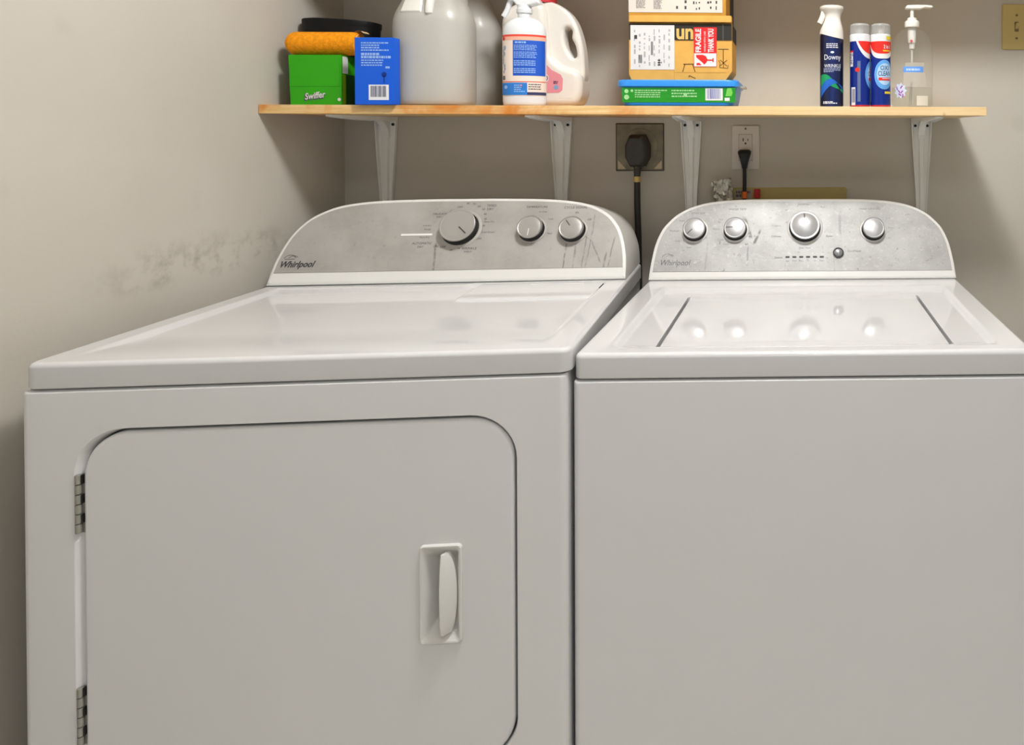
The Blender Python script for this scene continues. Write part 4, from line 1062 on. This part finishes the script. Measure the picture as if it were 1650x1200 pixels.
uz = 1.4894
ub = thing('cardboard_box', 'upper brown cardboard box stacked on the fragile one, mostly above the frame', 'box', (0, 0, uz))
ux0, ux1, uy0, uy1, uh = -0.3632, -0.1490, 1.585, 1.775, 0.125
bm = bmesh.new(); box(bm, ux0, ux1, uy0, uy1, 0.0002, uh, 0.0025)
obj('carton', bm, CARD2, ub)
bm = bmesh.new(); box(bm, ux0 + 0.001, ux1 + 0.012, uy0 - 0.0020, uy0 + 0.02, -0.0002 + 0.0004, 0.0150, 0.0018)
for v in bm.verts:
    if v.co.x > ux1 - 0.03: v.co.z -= 0.0
obj('bottom_flap', bm, CARD, ub)
pr = Print(); pr.rect(uy0 + 0.09, uy1 - 0.001, 0.014, uh - 0.002); pr.emit('side_band', BAND, ub, lambda u, v: (ux1 + 0.0004, u, v))
pr = Print(); pr.rect(ux0 + 0.0008, ux1 - 0.0080, 0.0215, uh - 0.004); pl = pr.emit('postage_label', mat('label_paper_warm', (214, 204, 192), 0.5), ub, front(uy0 - 0.0008))
pr = Print(); pr.greek(-0.346, -0.326, 0.056, 0.030, 9, 0.6); pr.greek(-0.308, -0.289, 0.056, 0.028, 9, 0.6); pr.emit('grey_blocks', mat('grey_print', (140, 134, 130), 0.5), pl, front(uy0 - 0.0012))
pr = Print()
for k in range(16):
    for j in range(4):
        if rn.random() < 0.45:
            u = -0.265 + 0.0062 * k; v = 0.027 + 0.0125 * j + 0.003 * rn.random(); pr.rect(u, u + 0.002 + 0.003 * rn.random(), v, v + 0.003 + 0.005 * rn.random())
pr.emit('label_ink', INK, pl, front(uy0 - 0.0012))

# dark spray bottle
dx, dy = 0.0855, 1.6000; dz = shelf_z(dx)
db = thing('wrinkle_spray', 'tall navy spray bottle with a white sprayer head, alone right of the boxes', 'spray bottle', (dx, dy, dz))
DR = 0.0264
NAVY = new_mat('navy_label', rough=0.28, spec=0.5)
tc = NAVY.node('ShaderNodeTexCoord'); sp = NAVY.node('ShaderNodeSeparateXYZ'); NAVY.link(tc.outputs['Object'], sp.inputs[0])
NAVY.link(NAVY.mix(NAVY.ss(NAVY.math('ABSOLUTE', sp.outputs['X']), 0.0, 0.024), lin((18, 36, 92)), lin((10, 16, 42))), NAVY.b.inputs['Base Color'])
bm = lathe([(0.0245, 0.0003), (DR, 0.003), (DR, 0.150), (0.0258, 0.160), (0.0245, 0.166)], 72); obj('bottle', bm, NAVY.m, db)
WH2 = mat('warm_white_plastic', (226, 220, 210), 0.35)
# sprayer head: skirt slanting down to the right, waist, wide top
n = 40; rings = []
def slant(x): return 0.1575 - 0.0065 * (x / DR) - 0.003 * (1 - (x / DR) ** 2)
rings.append([(DR * 1.03 * math.cos(2 * PI * k / n), DR * 1.03 * math.sin(2 * PI * k / n), slant(DR * math.cos(2 * PI * k / n))) for k in range(n)])
for r, z, ox in ((0.0262, 0.170, 0.000), (0.0248, 0.1755, 0.0004), (0.0222, 0.183, 0.001), (0.0185, 0.194, 0.0020), (0.0180, 0.203, 0.0025), (0.0205, 0.211, 0.0022), (0.0255, 0.2165, 0.0006), (0.0270, 0.2210, 0.0), (0.0262, 0.2245, 0.0), (0.022, 0.2262, 0.0)):
    rings.append([(ox + r * math.cos(2 * PI * k / n), r * math.sin(2 * PI * k / n) * (0.9 if z > 0.19 else 1.0), z) for k in range(n)])
obj('sprayer_head', loft(rings), WH2, db, angle=50)
tp = smooth_path([(-0.0180, -0.004, 0.214), (-0.0200, -0.005, 0.204), (-0.0240, -0.006, 0.194), (-0.0275, -0.006, 0.187)], 5)
obj('trigger', tube(tp, [(0.0042 - 0.0012 * k / len(tp), 0.006) for k in range(len(tp))], 12), WH2, db)
Wd = wrap(0, 0, DR + 0.0004, DR + 0.0004); Wd2 = wrap(0, 0, DR + 0.0007, DR + 0.0007)
pr = Print(); pr.text('Downy', 0.0010, 0.1080, width=0.0395, height=0.0150, bold=0.0); pr.text('WRINKLE', 0.0010, 0.0905, width=0.0400, height=0.0075, bold=0.0); pr.disc(0.0, 0.1205, 0.0042, 0.0024); pr.greek(-0.014, 0.014, 0.140, 0.128, 3, 0.45)
pr.greek(-0.022, 0.022, 0.0120, 0.0060, 2, 0.7); pr.emit('bottle_lettering', mat('crisp_white_print', (236, 238, 244), 0.5), db, Wd2)
pr = Print(); pr.greek(-0.021, 0.021, 0.0855, 0.0755, 3, 0.6); pr.emit('small_print', mat('steel_blue_print', (150, 160, 190), 0.5), db, Wd)
def ribbon(top, bot, k=14):
    p = Print(); V = []; F = []
    for i in range(k + 1):
        t = i / k; u = -0.031 + 0.062 * t; V += [(u, bot(t)), (u, top(t))]
    for i in range(k): F.append([2 * i, 2 * i + 2, 2 * i + 3, 2 * i + 1])
    return p.add(V, F)
ribbon(lambda t: 0.070 - 0.030 * t + 0.010 * math.sin(5 * t), lambda t: 0.045 + 0.004 * math.sin(6 * t) - 0.002 * t).emit('green_aurora', mat('aurora_green', (22, 148, 88), 0.4), db, Wd)
ribbon(lambda t: 0.048 + 0.014 * math.sin(4.6 * t - 0.4), lambda t: 0.030 + 0.022 * math.sin(3.2 * t - 0.5)).emit('blue_aurora', mat('aurora_blue', (30, 96, 190), 0.4), db, Wd2)

# two aerosol cans
CB = mat('can_blue', (20, 44, 136), 0.25, metal=0.2)
CLEARCAP = milky('clear_cap', (196, 196, 192), 0.42)
def can(label, x, y, turn):
    z = shelf_z(x); R = 0.0228
    t = thing('aerosol_can', label, 'aerosol can', (x, y, z), 0, 'blue aerosol cans')
    bm = lathe([(0.0205, 0.0003), (R, 0.002), (R, 0.0045)], 36); obj('base_rim', bm, mat('can_red_rim', (196, 36, 44), 0.35), t)
    bm = lathe([(R, 0.0045), (R, 0.1460), (0.0222, 0.1478)], 72); obj('can_body', bm, CB, t)
    bm = lathe([(R + 0.0003, 0.1462), (R + 0.0003, 0.1610), (0.0215, 0.1630)], 36); obj('white_collar', bm, mat('can_white', (226, 226, 226), 0.3), t)
    n = 48; rings = []
    for rr, zz, rib in ((0.0222, 0.1612, 0), (0.0224, 0.1640, 1), (0.0224, 0.1760, 1), (0.0222, 0.1815, 0.3), (0.0205, 0.1850, 0), (0.0165, 0.1868, 0), (0.004, 0.1872, 0)):
        rings.append([((rr - (0.0007 if k % 2 else 0) * rib) * math.cos(2 * PI * k / n), (rr - (0.0007 if k % 2 else 0) * rib) * math.sin(2 * PI * k / n), zz) for k in range(n)])
    obj('clear_cap', loft(rings), CLEARCAP, t, angle=20)
    bm = lathe([(0.008, 0.161), (0.008, 0.172), (0.005, 0.174)], 20); obj('spray_nozzle', bm, MATS['can_white'], t)
    a0 = turn
    G = lambda off: wrap(0, 0, R + off, R + off, 0, a0)
    pr = Print(); HALF = PI * R
    # red sweep with a white edge: a deep swag around the front
    def swag(d, u): return 0.1460 - d * max(0.0, 1 - (abs(u) / 0.041) ** 3.0)
    for d, nm, m_, off in ((0.0385, 'white_swag', MATS['can_white'], 0.0004), (0.0275, 'red_swag', mat('can_red', (222, 44, 36), 0.3), 0.0007)):
        V = []; F = []; W = 0.041 if d > 0.03 else 0.0370
        for i in range(31):
            u = -W + 2 * W * i / 30; V += [(u, 0.146 - d * max(0.0, 1 - (abs(u) / W) ** 3.0)), (u, 0.1461)]
        for i in range(30): F.append([2 * i, 2 * i + 2, 2 * i + 3, 2 * i + 1])
        p = Print(); p.add(V, F); p.emit(nm, m_, t, G(off))
    p = Print(); p.disc(0.004, 0.072, 0.024, 0.033, 28); p.emit('light_burst', mat('can_light_blue', (96, 160, 222), 0.3), t, G(0.0004))
    p = Print(); p.disc(0.005, 0.073, 0.019, 0.024, 28); p.emit('pale_burst', mat('can_pale_blue', (176, 206, 236), 0.3), t, G(0.0007))
    p = Print(); p.text('OXI', 0.004, 0.0870, width=0.0200, height=0.0100, bold=0.01); p.text('CLEAN', 0.004, 0.0745, width=0.0300, height=0.0105, bold=0.01); p.emit('brand_lettering', mat('can_ink', (44, 66, 96), 0.4), t, G(0.0010))
    p = Print(); p.rect(-0.010, 0.020, 0.0590, 0.0655, 10); p.emit('red_strap', MATS['can_red'], t, G(0.0010))
    p = Print(); p.text('2 in 1', 0.010, 0.1340, width=0.0170, height=0.0085, bold=0.03); p.rect(-0.002, 0.019, 0.0625, 0.0640, 8); p.emit('white_lettering', MATS['can_white'], t, G(0.0013))
    p = Print(); p.rect(0.000, 0.020, 0.1235, 0.1265, 8); p.rect(0.004, 0.021, 0.0295, 0.0345, 8); p.rect(0.008, 0.0270, 0.150, 0.1575, 8); p.emit('yellow_print', mat('can_yellow', (226, 200, 40), 0.4), t, G(0.0010))
    p = Print(); p.rect(-0.0595, -0.0490, 0.0900, 0.1250, 5); p.emit('side_panel', MATS['can_white'], t, G(0.0005))
    p = Print(); p.rect(-0.0545, -0.0430, 0.004, 0.0440, 5); p.emit('side_panel', MATS['can_white'], t, G(0.0005))
    p = Print(); p.rect(-0.0595, -0.0490, 0.1215, 0.1255, 5); p.emit('red_panel_head', MATS['can_red'], t, G(0.0008))
    p = Print(); p.disc(-0.0385, 0.0825, 0.0055, 0.005, 16); p.emit('red_dot', MATS['can_red'], t, G(0.0008))
    p = Print(); p.rect(-0.0380, -0.0310, 0.012, 0.102, 5); p.emit('grey_strip', mat('can_grey', (92, 108, 140), 0.35), t, G(0.0005))
    p = Print(); p.bars(-0.0535, -0.0440, 0.010, 0.040, 7); p.greek(-0.0590, -0.0495, 0.119, 0.094, 7, 0.5); p.emit('side_print', MATS['navy_print'], t, G(0.0008))
can('blue aerosol can with a clear cap, turned aside, next to the navy spray', 0.1490, 1.600, 0.75 + 0.55)
can('blue aerosol can with a clear cap showing its round white logo, beside the pump bottle', 0.1955, 1.600, 0.12)

# hand sanitizer pump bottle
hx, hy = 0.2710, 1.6250; hz = shelf_z(hx)
hs = thing('hand_sanitizer', 'clear pump bottle of hand sanitizer at the right end of the shelf', 'bottle', (hx, hy, hz))
def clear(name, tint, tr, rough=0.04):
    t = new_mat(name, rough=rough)
    nt = t.nt; out = nt.nodes['Material Output']
    tp = t.node('ShaderNodeBsdfTransparent'); tp.inputs[0].default_value = tint
    gl = t.node('ShaderNodeBsdfGlossy'); gl.inputs['Roughness'].default_value = rough
    lw = t.node('ShaderNodeLayerWeight'); lw.inputs[0].default_value = 0.5
    m1 = t.node('ShaderNodeMixShader'); t.link(t.math('MULTIPLY', t.math('POWER', lw.outputs['Facing'], 4.0), 0.35), m1.inputs[0]); t.link(tp.outputs[0], m1.inputs[1]); t.link(gl.outputs[0], m1.inputs[2])
    m2 = t.node('ShaderNodeMixShader'); m2.inputs[0].default_value = tr
    t.b.inputs['Base Color'].default_value = lin((226, 224, 218))
    t.link(m1.outputs[0], m2.inputs[1]); t.link(t.b.outputs[0], m2.inputs[2])
    t.link(m2.outputs[0], out.inputs['Surface'])
    return t.m
PET = clear('clear_bottle', (0.96, 0.96, 0.95, 1), 0.05)
GEL = clear('clear_gel', (0.93, 0.94, 0.92, 1), 0.04)
HA, HB = 0.0480, 0.0290
prof = [(0.90, 0.0003), (0.97, 0.004), (1.0, 0.012), (1.0, 0.118), (0.985, 0.135), (0.93, 0.150), (0.82, 0.163), (0.64, 0.173), (0.40, 0.180), (0.30, 0.183)]
obj('bottle', lathe(prof, 96, (0, 0), HA, HB, 2.0), PET, hs, angle=60)
obj('gel', lathe([(0.90, 0.002), (0.96, 0.012), (0.96, 0.046)], 96, (0, 0), HA, HB, 2.0), GEL, hs, angle=60)
PW = mat('pump_white', (228, 224, 214), 0.35)
bm = lathe([(0.0162, 0.1835), (0.0170, 0.185), (0.0170, 0.195), (0.0150, 0.198), (0.0110, 0.200), (0.0105, 0.205), (0.0050, 0.2065)], 30); co = obj('pump_collar', bm, PW, hs)
bm = lathe([(0.0043, 0.2055), (0.0043, 0.2270)], 18); obj('pump_stem', bm, PW, hs)
noz = [(-0.0150, 0.2255), (-0.0155, 0.2300), (-0.0120, 0.2335), (0.006, 0.2345), (0.030, 0.2345), (0.0440, 0.2330), (0.0475, 0.2300), (0.0430, 0.2275), (0.028, 0.2285), (0.018, 0.2250)]
obj('pump_nozzle', rslab(noz, -0.009, 0.009, 0.002, 3), PW, hs, angle=50)
bm = lathe([(0.0100, 0.184), (0.0095, 0.160), (0.0090, 0.148), (0.0070, 0.146), (0.0062, 0.135), (0.0050, 0.134)], 24); obj('pump_cylinder', bm, mat('pump_body', (222, 220, 214), 0.35), hs)
obj('dip_tube', tube([(0, 0, 0.136), (0, 0, 0.08), (-0.004, 0, 0.006)], 0.0030, 10), mat('dip_tube_white', (206, 204, 196), 0.4), hs)
Wh = wrap(0, 0, HA + 0.0005, HB + 0.0005); Wh1 = wrap(0, 0, HA + 0.0009, HB + 0.0009)
p = Print(); p.rect(-0.0250, 0.0215, 0.0790, 0.0920, 12); bl = p.emit('blue_label', mat('cornflower_label', (96, 152, 232), 0.4), hs, Wh)
p = Print(); p.greek(-0.018, 0.014, 0.0875, 0.0820, 1, 0.9); p.emit('label_lettering', mat('label_pale', (190, 214, 244), 0.4), bl, Wh1)
p = Print(); p.poly([(-0.0255, 0.046), (0.029, 0.046), (0.0300, 0.052), (0.0265, 0.079), (-0.0235, 0.079)]); p.rect(-0.0205, 0.0240, 0.092, 0.1010, 8); p.emit('pale_label', milky('pale_film', (222, 216, 204), 0.45), hs, Wh)
pts = []
for k in range(18):
    r = 0.0185 if k % 2 == 0 else 0.0135; a = 2 * PI * k / 18; pts.append((-0.0335 + r * math.cos(a) * 0.95, 0.0380 + r * math.sin(a)))
p = Print(); p.poly(pts); stt = p.emit('splash_sticker', mat('sticker_pale_blue', (206, 216, 236), 0.4), hs, Wh1)
p = Print()
for (u, v, a) in ((-0.042, 0.043, 1.9), (-0.036, 0.036, 2.2), (-0.030, 0.046, 0.9), (-0.029, 0.035, 0.8), (-0.034, 0.029, -0.5), (-0.0265, 0.0265, 1.4)): p.line([(u - 0.004 * math.cos(a), v - 0.004 * math.sin(a)), (u + 0.004 * math.cos(a), v + 0.004 * math.sin(a))], 0.0028)
p.emit('sticker_print', mat('magenta_print', (156, 60, 160), 0.4), stt, wrap(0, 0, HA + 0.0013, HB + 0.0013))
p = Print(); p.disc(-0.003, 0.1515, 0.0032); p.emit('red_seal', mat('seal_red', (206, 72, 84), 0.4), hs, front(-0.0100))
p = Print(); p.rect(0.006, 0.036, 0.004, 0.0265, 8); p.emit('back_label', mat('label_white', (214, 210, 200), 0.5), hs, Wh)
